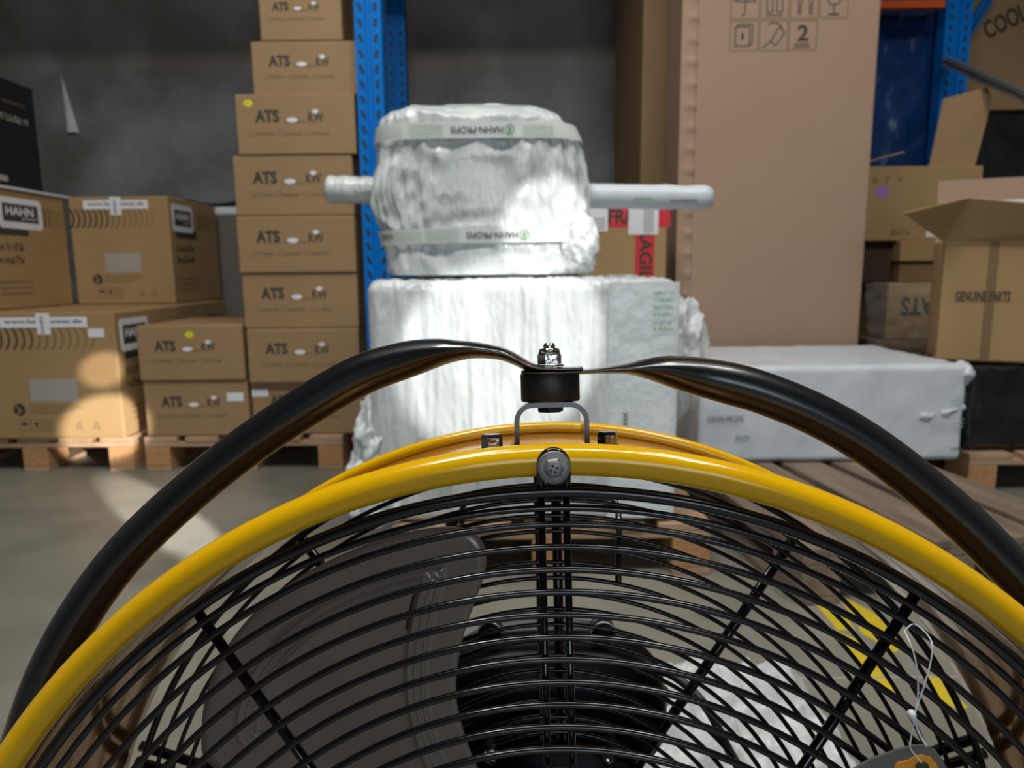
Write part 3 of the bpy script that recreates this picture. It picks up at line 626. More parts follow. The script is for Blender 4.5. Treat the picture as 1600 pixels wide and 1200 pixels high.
crumple('sheet_corner', par, (PW / 2 - 0.004, -0.28, PH - 0.03), 0.03, 0.04, 0.035, FILMB, 3.0, 0.6, 2.0, 3)
# black wrapped load at the right edge
kx0 = at(1508, 660, 2.46).x
kb = wrapped('wrapped_box', 'black film-wrapped box at the right edge, on its own pallet', kx0, kx0 + 0.75, 2.46, 3.06, 0.1435, at(1560, 574, 2.46).z, FILMK, 0.03, 0.008, 12, 21.0, 0.5)
zk = at(1560, 574, 2.46).z
# tall pale carton
YT = 3.05
def tall_draw(q, F, W, Ht):
    s = 0.112; gx = W * 0.245 ; gz = at(1180, 79, YT).z
    zz = gz - 0.0; wd = 0.0035
    def cell(i, j): return gx + i * s * 1.06, (zz - 0.0) + j * s * 1.08
    for j, n in ((0, 3), (1, 4)):
        for i in range(n): a, c = cell(i, j); q.frame(F, a, a + s, c, c + s, wd, INKF)
    def L(i, j, pts, w_=wd * 1.4, m=INK): a, c = cell(i, j); q.line(F, [(a + x * s, c + y * s) for x, y in pts], w_, m)
    arc = lambda cx_, cy_, r, t0, t1, n=10: [(cx_ + r * math.cos(math.radians(t0 + (t1 - t0) * k / n)), cy_ + r * math.sin(math.radians(t0 + (t1 - t0) * k / n))) for k in range(n + 1)]
    L(0, 1, arc(.5, .55, .36, 0, 180)); L(0, 1, [(.14, .55), (.26, .62), (.38, .55), (.5, .62), (.62, .55), (.74, .62), (.86, .55)]); L(0, 1, [(.5, .6), (.5, .15), (.42, .1), (.38, .16)])
    for x in (.32, .68): L(1, 1, [(x - .1, .2), (x - .1, .8), (x, .95), (x + .1, .8), (x + .1, .2), (x - .1, .2)])
    L(1, 1, [(.2, .1), (.8, .1)])
    for x in (.3, .7): L(2, 1, [(x, .1), (x, .5), (x - .12, .9)]); L(2, 1, [(x + .08, .1), (x + .08, .5), (x + .16, .9)])
    a, c = cell(2, 1); q.ell(F, a + .5 * s, c + .8 * s, .12 * s, .14 * s, INK)
    L(3, 1, [(.25, .92), (.75, .92), (.74, .6), (.62, .45), (.38, .45), (.26, .6), (.25, .92)]); L(3, 1, [(.5, .45), (.5, .13)]); L(3, 1, [(.3, .12), (.7, .12)], wd * 2); L(3, 1, [(.3, .65), (.5, .75)])
    L(0, 0, [(.18, .15), (.7, .15), (.7, .8), (.18, .8), (.18, .15)]); L(0, 0, [(.18, .8), (.3, .88), (.8, .88), (.8, .25), (.7, .15)]); L(0, 0, [(.44, .36), (.44, .6)], wd * 3)
    L(1, 0, [(.12, .08), (.4, .3), (.7, .8), (.9, .6), (.6, .15), (.4, .3)]); L(1, 0, arc(.5, .6, .34, 30, 130))
    a, c = cell(2, 0); q.text(F, '2', a + .3 * s, c + .30 * s, .56 * s, INK, .4 * s, bold=0.03); L(2, 0, [(.2, .2), (.75, .2)], wd * 1.6); L(2, 0, [(.2, .1), (.75, .1)], wd * 1.6)
tx0, tx1 = at(1059, 300, YT).x, at(1357, 300, YT).x
def tall_parts(o, Ff, Fs, W, D, Ht):
    q = MB(); wv = []; n = 260
    for i in range(n + 1):
        z = Ht * i / n
        for a in (0.0, 0.02, 0.04, 0.052, 0.062, 0.066):
            k = 0.003 + 0.008 * max(0, math.sin(z / 0.085 * 2 * math.pi + a * 20)) * (1 if 0.03 < a < 0.064 else 0.0); wv.append(Ff.p(a, z, k if a not in (0.0, 0.066) else 0.0002))
    q.add(wv, [(i * 6 + j, i * 6 + j + 1, i * 6 + j + 7, i * 6 + j + 6) for i in range(n) for j in range(5)], CARDP, True); q.obj('corrugated_edge_strip', o)
carton('tall_carton', 'very tall pale brown carton with a grid of handling symbols near its top', tx0, tx1, YT, YT + 0.27, 0.0, 2.5, CARDP, tall_draw, parts=tall_parts)
# darker tall carton beside its left side
ax0 = at(1001, 200, 3.36).x
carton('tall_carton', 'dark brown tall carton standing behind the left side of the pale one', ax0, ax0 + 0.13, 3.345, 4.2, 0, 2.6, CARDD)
# carton with red tape
fx0, fx1 = at(905, 380, 2.86).x, at(1042, 380, 2.86).x; fz1 = at(980, 318, 2.86).z
def fr_parts(o, Ff, Fs, W, D, Ht):
    s = 2.86 * 1.013 / FPX; z0_ = 0.0
    def slab(nm_, a0, a1, b0, b1, m, off, fn=None):
        q = MB(); q.add([Ff.p(a, c, f_) for f_ in (off, 0) for a, c in ((a0, b0), (a1, b0), (a1, b1), (a0, b1))], [(0, 1, 2, 3), (0, 4, 5, 1), (1, 5, 6, 2), (2, 6, 7, 3), (3, 7, 4, 0)], m)
        if fn: fn(q)
        q.obj(nm_, o)
    X = lambda px: (px - 905) * s; Z = lambda py: Ht - (py - 318) * s
    slab('red_tape', 0, X(1042), Z(353), Z(322), REDT, 0.001, lambda q: q.text(Ff, 'FRAGILE', X(947), Z(348), 22 * s, INK, 125 * s, bold=0.03, off=0.0014) if False else (q.text(Ff, 'FRA', X(948), Z(348), 22 * s, INK, 42 * s, bold=0.03, off=0.0014)))
    Fv = Face(Ff.p(X(996), Z(352), 0), (0, 0, -1), (1, 0, 0))
    slab('red_tape', X(990), X(1019), 0.3, Z(353), REDT, 0.0016, lambda q: q.text(Fv, 'FRAGILE', -0.03, 0.0, 20 * s, INK, 105 * s, bold=0.03, off=0.002))
    def bars(q, a0, a1, z0, z1):
        k = 0
        while a0 + k * 0.006 < a1: q.rect(Ff, a0 + k * 0.006, a0 + k * 0.006 + random.choice((0.001, 0.002)), z0, z1, INK, 0.0028); k += 1
    slab('white_label', X(921), X(948), Z(359), Z(318), PAPER, 0.0022, lambda q: bars(q, X(928), X(942), Z(357), Z(338)))
    slab('white_label', X(979), X(1024), Z(364), Z(312), PAPER, 0.0024, lambda q: bars(q, X(1002), X(1018), Z(362), Z(325)))
carton('taped_carton', 'brown carton with crossed red warning tape and white labels, under the right pole end', fx0, fx1, 2.86, 3.03, 0.0, fz1, CARDY, parts=fr_parts)
# ------------------------------------------------------------------ right-hand clutter
def cart_px(label, l, r, t, b_, Y, depth, m=CARDY, draw=None, z0=None, z1=None, parts=None, rotz=0.0, group=None, bev=0.005):
    ym = (t + b_) / 2; x0, x1 = at(l, ym, Y).x, at(r, ym, Y).x
    return carton('carton', label, x0, x1, Y, Y + depth, at((l + r) / 2, b_, Y).z if z0 is None else z0, at((l + r) / 2, t, Y).z if z1 is None else z1, m, draw, parts=parts, rotz=rotz, group=group, bev=bev)
YR = 3.42
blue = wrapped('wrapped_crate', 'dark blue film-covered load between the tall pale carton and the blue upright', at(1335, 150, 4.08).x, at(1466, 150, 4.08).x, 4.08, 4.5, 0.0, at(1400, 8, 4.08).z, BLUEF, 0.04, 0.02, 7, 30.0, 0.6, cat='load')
def b1(q, F, W, Ht):
    for k in range(3): q.scribble(F, W * (0.06 + 0.11 * k), Ht * 0.78, 0.03, 0.035, INKF)
    q.scribble(F, W * 0.25, Ht * 0.08, 0.10, 0.03, INKF)
zbase = at(1440, 376, YR).z; ztop1 = at(1440, 259, YR).z
def b1p(o, F, Fs, W, D, Ht):
    sticker(o, F, W * 0.14, Ht * 0.66, 0.058, 0.058, PDOT, off=0.001); sticker(o, F, W * 0.62, Ht * 0.12, 0.075, 0.05, PAPER, rnd=False)
    for (a0, a1, c0_, c1_, lean) in ((W * 0.58, W * 0.98, 0, 0.36, 0.10),):
        q = MB(); t = 0.005; vs = []
        for z_, dx in ((0, 0), (0.33, 0.10)):
            for y_ in (0, t): vs += [Ff_(W, D, Ht, a0 + dx, 0.05 + y_ + z_ * 0.3, z_), Ff_(W, D, Ht, a1 + dx * 1.3, 0.05 + y_ + z_ * 0.3, z_ + dx * 0.6)]
        q.add(vs, [(0, 1, 5, 4), (2, 6, 7, 3), (0, 4, 6, 2), (1, 3, 7, 5), (4, 5, 7, 6), (0, 2, 3, 1)], CARD); q.obj('top_flap', o)
def Ff_(W, D, Ht, x, y, z): return V((-W / 2 + x, -D / 2 + y, Ht + z))
cart_px('brown carton with a round violet sticker and a raised flap at the right', 1352, 1532, 259, 376, YR, 0.44, CARDY, b1, z0=zbase, z1=ztop1, parts=b1p)
zb2 = at(1440, 408, YR - 0.03).z
cart_px('slim brown carton directly under the one with the violet sticker', 1407, 1497, 378, 408, YR - 0.03, 0.44, CARDY, z0=zb2, z1=zbase - 0.001)
zb3 = at(1440, 441, YR - 0.03).z
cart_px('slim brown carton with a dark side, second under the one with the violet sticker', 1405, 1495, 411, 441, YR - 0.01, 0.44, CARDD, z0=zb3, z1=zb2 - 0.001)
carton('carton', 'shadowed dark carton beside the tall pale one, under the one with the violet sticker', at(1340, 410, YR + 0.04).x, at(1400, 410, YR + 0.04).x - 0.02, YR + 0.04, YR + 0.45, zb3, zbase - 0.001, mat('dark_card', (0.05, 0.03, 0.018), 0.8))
def ats_up(q, F, W, Ht): q.text(F, 'ATS', W * 0.20, Ht * 0.42, 0.085, INK, 0.16, bold=0.03, flip=True)
zb4 = at(1440, 530, YR - 0.10).z
cart_px('carton printed upside down, behind sheer film at the lower right', 1386, 1490, 441, 530, YR - 0.10, 0.5, CARDY, ats_up, z0=zb4, z1=zb3 - 0.001)
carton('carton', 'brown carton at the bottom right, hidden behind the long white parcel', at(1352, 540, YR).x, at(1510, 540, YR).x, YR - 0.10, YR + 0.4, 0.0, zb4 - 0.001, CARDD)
q = MB(); vs = []; nx, nz = 30, 24
for i in range(nx + 1):
    for j in range(nz + 1):
        p = at(1352 + 140 * i / nx, 442 + 100 * j / nz, YR - 0.15); vs.append((p.x, p.y + 0.02 * noise.noise(V((i * 0.35, j * 0.35, 0))) - 0.03 * (j / nz), p.z))
q.add(vs, [(i * (nz + 1) + j, i * (nz + 1) + j + 1, (i + 1) * (nz + 1) + j + 1, (i + 1) * (nz + 1) + j) for i in range(nx) for j in range(nz)], FILMT, True)
o = q.obj('film_sheet'); tag(o, 'sheer crinkled plastic film hanging in front of the upside-down printed carton', 'plastic film')
# open carton on the black load
ox0, oz0 = at(1489, 460, 2.5).x, zk + 0.014
OW, OD, OH, t = 0.62, 0.25, at(1560, 376, 2.5).z - oz0, 0.006
RO = math.radians(-24); ocx, ocy = ox0 + OW / 2 * math.cos(RO) - OD / 2 * math.sin(RO), 2.52 + OW / 2 * math.sin(RO) + OD / 2 * math.cos(RO) + 0.06
oc = empty('open_carton', (ocx, ocy, oz0), RO); tag(oc, 'open brown carton with spread flaps, standing on the black wrapped box at the right edge', 'box')
q = MB()
q.box(-OW / 2, OW / 2, -OD / 2, -OD / 2 + t, 0, OH, CARDY); q.box(-OW / 2, -OW / 2 + t, -OD / 2, OD / 2, 0, OH, CARDY); q.box(OW / 2 - t, OW / 2, -OD / 2, OD / 2, 0, OH, CARDY); q.box(-OW / 2, OW / 2, -OD / 2, OD / 2, 0, t, CARDY)
q.box(-OW / 2, OW / 2, OD / 2 - t, OD / 2, 0, OH, CARDY)
Fo = Face((-OW / 2, -OD / 2, 0), (1, 0, 0), (0, 0, 1)); q.text(Fo, 'GENUINE PARTS', 0.05, OH * 0.50, 0.038, INK, 0.165, bold=0.02, off=0.0025)
q.box(0.02 - OW / 2 + 0.12, 0.03 - OW / 2 + 0.14, -OD / 2 - 0.001, -OD / 2, 0, OH, CARDD); q.obj('carton_body', oc)
def flap(name, pts, m, th=0.005):
    P = [V(p) for p in pts]; n_ = (P[1] - P[0]).cross(P[2] - P[0]).normalized() * th; q = MB(); k = len(P)
    q.add(P + [p + n_ for p in P], [tuple(range(k))[::-1], tuple(range(k, 2 * k))] + [(i, (i + 1) % k, k + (i + 1) % k, k + i) for i in range(k)], m); return q.obj(name, oc)
flap('rear_flap', [(-OW / 2, OD / 2 - 0.004, OH), (OW / 2, OD / 2 - 0.004, OH), (OW / 2, OD / 2 + 0.03, OH + 0.24), (-OW / 2, OD / 2 + 0.03, OH + 0.24)], CARDP)
L0 = V((-OW / 2, -OD / 2, OH)); L1 = V((-OW / 2, OD / 2, OH))
base = V((ox0 + OW / 2, 2.5 + OD / 2, oz0))
f1 = at(1411, 333, 2.42) - base; f2 = at(1512, 308, 2.62) - base; f3 = at(1600, 352, 2.50) - base + V((0.15, 0, -0.03)); f4 = V((OW / 2, -OD / 2, OH)); 
MO = Matrix.Translation((ocx, ocy, oz0)) @ Matrix.Rotation(RO, 4, 'Z'); MOI = MO.inverted()
wl = lambda x, y, Y: MOI @ at(x, y, Y)
flap('front_flap', [L0 + V((0, -0.006, 0.002)), V((OW / 2, -OD / 2 - 0.006, OH + 0.002)), V((OW / 2, -OD / 2 - 0.08, OH + 0.06)), wl(1514, 308, 2.46), wl(1411, 332, 2.36)], CARDY)
b = MB(); b.box(-0.12, 0.12, -0.003, 0, 0, OH + 0.14, PAPER); o = b.obj('paper_sheet', loc=(ocx + 0.0, ocy + 0.06, oz0 + 0.012), rotz=RO); tag(o, 'white paper sheet standing inside the open carton at the right edge', 'paper')
# carton with cooler lettering up on the right rack
def cool(q, F, W, Ht): q.text(F, 'COOL', W * 0.12, Ht * 0.62, 0.10, INK, 0.26, bold=0.03)
x0 = at(1502, 140, 4.16).x
carton('carton', 'dark brown carton with large lettering leaning in the rack at the top right corner', x0, x0 + 0.75, 4.16, 4.5, at(1560, 172, 4.16).z, at(1560, -20, 4.16).z, CARD, None, rotz=math.radians(0))
q = MB(); Fc = Face((at(1544, 60, 4.155).x, 4.158, at(1544, 62, 4.155).z), V((0.90, 0, 0.43)), V((-0.43, 0, 0.90)))
o = sc.objects[-1]
lettered = o; wrapped('wrapped_load', 'black film-wrapped load under the carton with large lettering at the top right', x0 + 0.02, x0 + 0.75, 4.17, 4.5, 0.0, at(1560, 172, 4.16).z - 0.012, FILMK, 0.03, 0.008, 9, 41.0, 0.6, cat='load')
o = lettered
q = MB(); base = o.location; Fc.o = Fc.o - V(base); q.text(Fc, 'COOL', 0, 0, 0.10, INK, 0.24, bold=0.02, off=0.002); q.obj('lettering', o)
bar('wood_stick', 'thin pale stick lying in front of the dark blue load', at(1356, 253, 3.5), at(1412, 238, 3.56), 0.010, 0.010, WOOD, 'stick')
# ------------------------------------------------------------------ plastic bag on the floor behind the fan
def bag():
    q = MB(); vs = []; n = 60
    c = on_z(1120, 1140); 
    for i in range(n + 1):
        for j in range(n + 1):
            u, v_ = i / n - 0.5, j / n - 0.5; edge = 1 - max(abs(u), abs(v_)) * 2; r_ = 1 - 0.35 * abs(noise.noise(V((math.atan2(v_, u) * 1.5, 3, 0))))
            h = (1 - abs(noise.noise(V((u * 6, v_ * 6, 2)))) * 2) * 0.035 + (1 - abs(noise.noise(V((u * 15, v_ * 15, 5)))) * 2) * 0.012
            vs.append((u * 0.42 * r_, v_ * 0.40 * r_, max(0.001, (0.01 + h) * min(1, edge * 5))))
    q.add(vs, [(i * (n + 1) + j, (i + 1) * (n + 1) + j, (i + 1) * (n + 1) + j + 1, i * (n + 1) + j + 1) for i in range(n) for j in range(n)], FILMC, True)
    o = q.obj('plastic_bag', loc=(c.x, c.y, 0)); tag(o, 'crumpled clear plastic bag lying on the floor behind the fan', 'plastic bag')
bag()
# ------------------------------------------------------------------ the fan
D0 = 0.32; KP = FPX
A = ray(830, 576).normalized(); rl = math.radians(1.4)
Uf = Up * math.cos(rl) - Rt * math.sin(rl); Uf = (Uf - A * Uf.dot(A)).normalized(); Rf = A.cross(Uf)
C0 = CAM + ray(889, 1766) * D0
fan = bpy.data.objects.new('drum_fan', None); sc.collection.objects.link(fan)
MF = Matrix(((Rf.x, A.x, Uf.x, C0.x), (Rf.y, A.y, Uf.y, C0.y), (Rf.z, A.z, Uf.z, C0.z), (0, 0, 0, 1))); fan.matrix_world = MF; MFI = MF.inverted()
tag(fan, 'yellow drum fan with a black wire guard and black tube yoke in the foreground', 'fan')
def loc(px, py, y):
    """pixel to fan-local point in the plane local y"""
    o_ = MFI @ CAM; d = (MFI.to_3x3() @ ray(px, py)); return o_ + d * ((y - o_.y) / d.y)
RR, TR, YRr = 0.3032, 0.0072, 0.145
def circ(r, y, n=160, a0=0, a1=360): return [V((r * math.sin(math.radians(a0 + (a1 - a0) * i / n)), y, r * math.cos(math.radians(a0 + (a1 - a0) * i / n)))) for i in range(n)]
q = MB(); q.tube(circ(RR, 0, 256), TR, YELLOW, 24, True, (0, 1, 0)); q.obj('front_ring', fan)
q = MB(); q.tube(circ(0.3052, YRr, 256), 0.0039, YELLOW, 24, True, (0, 1, 0)); q.obj('rear_ring', fan)
q = MB(); n = 200; vs = []; prof_d = [(0.2990, 0.0), (0.2990, 0.02), (0.2998, 0.023), (0.2990, 0.026), (0.2990, 0.10), (0.3002, 0.118), (0.3022, 0.134), (0.3024, YRr), (0.2950, YRr), (0.2950, 0.138), (0.2972, 0.11), (0.2974, 0.026), (0.2982, 0.023), (0.2974, 0.02), (0.2974, 0.0)]
for r, y in prof_d: vs += circ(r, y, n)
k = len(prof_d); q.add(vs, [(i * n + j, i * n + (j + 1) % n, ((i + 1) % k) * n + (j + 1) % n, ((i + 1) % k) * n + j) for i in range(k) for j in range(n)], YELIN, True); q.obj('drum_band', fan)
# guards
fr = [1003, 978, 953, 918] + [918 - 34.7 * k for k in range(1, 24)]
def guard(name, y, radii, wr, outer_r, ys_, dbl, sgl, sw, th0):
    g = MB(); 
    for i, r in enumerate(radii): g.tube(circ(r, y, 220), outer_r if i == 0 else wr, BLACKW, 10, True, (0, 1, 0))
    g = g.obj(name, fan)
    def spoke(a, off, rmax, r0=0.07, sw=sw):
        s_ = MB(); a = math.radians(a); d = V((math.sin(a), 0, math.cos(a))); p = V((math.cos(a), 0, -math.sin(a))) * off
        s_.tube([d * r0 + p + V((0, ys_, 0)), d * rmax + p + V((0, ys_, 0))], sw, BLACKW, 10); s_.obj('spoke', g)
    for a in dbl: spoke(a, -0.0056, outer_max(a, radii)); spoke(a, 0.0056, outer_max(a, radii))
    for a in sgl: spoke(a, 0, radii[0], 0.07, sw * (1.4 if name == 'front_guard' else 1.0))
    return g
def outer_max(a, radii): return radii[0] + 0.006
frm = [r / KP * D0 for r in fr if r > 200]; frm = [r for r in frm if r > 0.068]
gf = guard('front_guard', -0.002, frm, 0.0016, 0.0029, 0.0028, [0, 72, 144, 216, 288], [-36 + 1.5, 36 - 2.5, 108, 180, 252], 0.0017, 0)
rr = [0.288, 0.2781, 0.2678, 0.2576] + [0.2576 - 0.0102 * k for k in range(1, 17)]
gr = guard('rear_guard', YRr + 0.004, rr, 0.0015, 0.0024, YRr + 0.008, [0, 72, 144, 216, 288], [-35, 35, 108, 180, 252], 0.0034, 0)
q = MB(); q.lathe((0, -0.006, 0), (0, 1, 0), [(0.0, 0), (0.066, 0.0), (0.070, 0.002), (0.070, 0.006), (0.0, 0.006)], BLACKP, 48); q.obj('centre_plate', gf)
q = MB(); q.lathe((0, YRr + 0.002, 0), (0, 1, 0), [(0.0, 0), (0.096, 0.0), (0.098, 0.002), (0.098, 0.004), (0.0, 0.004)], MOTOR, 48); q.obj('motor_plate', gr)
# bolts on the front ring with the guard loop behind them
def hexhead(q, o_, ax, r, h, m, start=None):
    q.lathe(o_, ax, [(r * 0.97, 0), (r, h * 0.12), (r, h * 0.78), (r * 0.86, h), (r * 0.3, h)], m, 6, False, start)
for a in (0, 72, 144, 216, 288):
    M_ = Matrix.Rotation(math.radians(a), 4, 'Y'); t3 = lambda x, y, z: M_ @ V((x, y, z))
    q = MB(); pts = []
    for i in range(13): th = math.pi * i / 12; pts.append(t3(0.0056 * math.cos(th), 0.0005 - 0.0075, RR - 0.0010 + 0.0056 * math.sin(th)))
    loop = [t3(0.0056, 0.0028, 0.288), t3(0.0056, -0.005, 0.2945)] + pts + [t3(-0.0056, -0.005, 0.2945), t3(-0.0056, 0.0028, 0.288)]
    q.tube(loop, 0.0018, BLACKW, 8); q.obj('spoke', gf)
    b_ = MB(); b_.lathe(t3(0, -0.0098, RR - 0.0020), M_.to_3x3() @ V((0, -1, 0)), [(0.0069, 0), (0.0071, 0.0003), (0.0071, 0.0012), (0.0067, 0.0016), (0.0048, 0.0017), (0.001, 0.0017)], WASHER, 40)
    hexhead(b_, t3(0, -0.0113, RR - 0.0020), M_.to_3x3() @ V((0, -1, 0)), 0.0046, 0.0030, WASHER, M_ @ V((0.4, 0, 1)))
    b_.lathe(t3(0, -0.0141, RR - 0.0020), M_.to_3x3() @ V((0, -1, 0)), [(0.0036, 0), (0.0034, 0.0006), (0.0024, 0.0008)], WASHER, 24)
    for th in (20, 110, 200, 290):
        d = V((math.cos(math.radians(th)), 0, math.sin(math.radians(th)))); c = V((0, -0.0150, RR - 0.0020)) + d * 0.0014
        b_.lathe(M_ @ c, M_.to_3x3() @ V((0, -1, 0)), [(0.00062, 0), (0.00062, 0.0002)], INK, 8)
    b_.obj('guard_bolt', fan)
# U bracket, rubber spacer, nut
YBk = 0.065
lt, rt_ = loc(804, 640, YBk), loc(917, 640, YBk); tz = loc(860, 627, YBk).z; cxb = (lt.x + rt_.x) / 2; hwB = (rt_.x - lt.x) / 2 - 0.0013
q = MB(); prof = []; rc = 0.0085
path = [V((cxb - hwB - 0.016, YBk, 0.3003)), V((cxb - hwB - 0.004, YBk, 0.3003)), V((cxb - hwB, YBk, 0.3050))]
for i in range(9): t = math.pi / 2 * i / 8; path.append(V((cxb - hwB + rc - rc * math.cos(t), YBk, tz - 0.0013 - rc + rc * math.sin(t))))
for i in range(9): t = math.pi / 2 * (1 - i / 8); path.append(V((cxb + hwB - rc + rc * math.cos(t), YBk, tz - 0.0013 - rc + rc * math.sin(t))))
path += [V((cxb + hwB, YBk, 0.3050)), V((cxb + hwB + 0.004, YBk, 0.3003)), V((cxb + hwB + 0.016, YBk, 0.3003))]
hd = 0.014; vs = []
for i, p in enumerate(path):
    t = (path[min(i + 1, len(path) - 1)] - path[max(i - 1, 0)]).normalized(); a = t.cross(V((0, 1, 0))).normalized() * 0.0013
    for s1, s2 in ((1, -1), (1, 1), (-1, 1), (-1, -1)): vs.append(p + a * s1 + V((0, hd * s2, 0)))
q.add(vs, [(i * 4 + j, i * 4 + (j + 1) % 4, (i + 1) * 4 + (j + 1) % 4, (i + 1) * 4 + j) for i in range(len(path) - 1) for j in range(4)] + [(0, 1, 2, 3), tuple(len(vs) - 4 + j for j in range(4))], BLACKP)
ubk = q.obj('yoke_bracket', fan)
for px in (769, 950):
    p = loc(px, 700, YBk); q = MB(); q.lathe((p.x, YBk, 0.3003), (0, 0, 1), [(0.0085, 0), (0.0085, 0.0016), (0.004, 0.0016)], STEEL, 24); hexhead(q, (p.x, YBk, 0.3017), (0, 0, 1), 0.0058, 0.0075, STEEL, V((0.3, 1, 0))); q.obj('bracket_bolt', fan)
sp0, sp1 = tz + 0.0001, loc(860, 582, YBk).z; rs = 0.0157
q = MB(); q.lathe((cxb, YBk, sp0), (0, 0, 1), [(rs - 0.0006, 0), (rs, 0.0008), (rs, sp1 - sp0 - 0.0008), (rs - 0.0006, sp1 - sp0), (0.004, sp1 - sp0)], RUBBER, 48); q.obj('rubber_spacer', fan)
q = MB(); hexhead(q, (cxb, YBk, tz - 0.0028), (0, 0, -1), 0.0072, 0.0030, RUBBER, V((0.2, 1, 0))); q.obj('pivot_bolt_head', fan)
zn0 = loc(860, 569, YBk).z
q = MB(); q.lathe((cxb, YBk, zn0 - 0.0012), (0, 0, 1), [(0.0075, 0), (0.0075, 0.0010), (0.004, 0.0010)], STEEL, 32); hexhead(q, (cxb, YBk, zn0), (0, 0, 1), 0.0064, 0.0062, STEEL, V((1, 0.15, 0)))
q.lathe((cxb, YBk, zn0 + 0.006), (0, 0, 1), [(0.0058, 0), (0.0052, 0.0022), (0.0035, 0.0026)], STEEL, 24); q.obj('lock_nut', fan)
q = MB(); pr = [(0.0032, 0)]; 
for i in range(9): pr += [(0.0034, i * 0.0012), (0.0029, i * 0.0012 + 0.0006)]
q.lathe((cxb, YBk, zn0), (0, 0, 1), pr + [(0.0025, 0.0112), (0.0002, 0.0112)], STEEL, 20); q.obj('pivot_bolt_thread', fan)
# yoke tubes: from the flattened centre tabs out and down to the floor skids
def yoke(side, pxs, polar):
    P = [(loc(x, y, YBk), th, wd) for x, y, th, wd in pxs]
    for a, r in polar:
        a = math.radians(a) * side; P.append((V((r * math.sin(a), YBk, r * math.cos(a))), 0.0113, 0.0113))
    return P
def smooth_path(P, sub=6):
    out = []; n = len(P)
    for i in range(n - 1):
        p0, p1, p2, p3 = P[max(i - 1, 0)], P[i], P[i + 1], P[min(i + 2, n - 1)]
        for k in range(sub):
            t = k / sub
            cr = lambda a, b, c, d: 0.5 * (2 * b + (c - a) * t + (2 * a - 5 * b + 4 * c - d) * t * t + (3 * b - a - 3 * c + d) * t ** 3)
            out.append((V([cr(p0[0][j], p1[0][j], p2[0][j], p3[0][j]) for j in range(3)]), max(0.0012, cr(p0[1], p1[1], p2[1], p3[1])), cr(p0[2], p1[2], p2[2], p3[2])))
    out.append(P[-1]); return out
Lp = [(908, 577, .0016, .0145), (880, 577.5, .0016, .016), (850, 576.5, .0018, .016), (826, 572, .0026, .016), (804, 561, .0032, .0165), (785, 553, .0036, .017), (762, 549, .0040, .0175), (738, 547, .0046, .0175), (715, 548, .0056, .017), (690, 550, .0072, .016), (655, 557, .0092, .0140), (615, 568, .0104, .0125), (560, 587, .0112, .0115)]
Rp = [(815, 582.5, .0015, .0145), (850, 582.5, .0015, .016), (880, 582, .0015, .016), (910, 580.5, .0015, .016), (945, 578.5, .0019, .017), (980, 576.5, .0030, .0175), (1005, 576, .0050, .0165), (1035, 578, .0075, .015), (1065, 583, .0092, .0135), (1100, 590, .0104, .012), (1140, 599, .0112, .0115)] + [(x, y, .0113, .0113) for x, y in ((1180, 610), (1220, 624.5), (1260, 641), (1300, 661), (1340, 684), (1380, 711), (1425, 746), (1478, 790), (1530, 838), (1600, 910))]
PL = yoke(-1, Lp, [(22, .3512), (29, .3460), (36, .3420), (43, .3400), (50, .3365), (57, .3320), (64, .3260), (72, .3235), (80, .322), (90, .322)])
PR = yoke(1, Rp, [(57, .3385), (64, .335), (72, .331), (80, .327), (90, .324)])
fan_inv_up = MFI.to_3x3() @ V((0, 0, 1))
def floor_drop(P, side):
    p = P[-1][0]; wp = MF @ p; f_ = MFI @ V((wp.x + side * 0.02, wp.y, 0.016)); out = list(P)
    for k in (0.35, 0.7, 0.93): out.append((p.lerp(f_, k), 0.0113, 0.0113))
    return out, V((wp.x + side * 0.02, wp.y, 0.016))
ends = []
for side, P in ((-1, PL), (1, PR)):
    P2, foot = floor_drop(P, side); S = smooth_path(P2); q = MB()
    for _ in range(6):
        S = [S[0]] + [((S[i - 1][0] + S[i][0] * 2 + S[i + 1][0]) / 4, (S[i - 1][1] + S[i][1] * 2 + S[i + 1][1]) / 4, (S[i - 1][2] + S[i][2] * 2 + S[i + 1][2]) / 4) if i > len(Lp) * 5 else S[i] for i in range(1, len(S) - 1)] + [S[-1]]
    q.tube([s_[0] for s_ in S], [(s_[1], s_[2]) for s_ in S], BLACKP, 32, False, (0, 1, 0)); q.obj('yoke_arm', fan); ends.append(foot)
for i, foot in enumerate(ends):
    q = MB(); q.tube([MFI @ (foot + V((0, y, 0))) for y in (-0.24, -0.1, 0, 0.15, 0.32)], 0.0125, BLACKP, 20); q.obj('floor_skid', fan)
for i, side in enumerate((-1, 1)):
    q = MB(); q.lathe((side * 0.303, YBk, 0), (side, 0, 0), [(0.016, 0), (0.016, 0.012), (0.006, 0.012), (0.006, 0.03)], RUBBER, 24); q.obj('side_pivot_knob', fan)
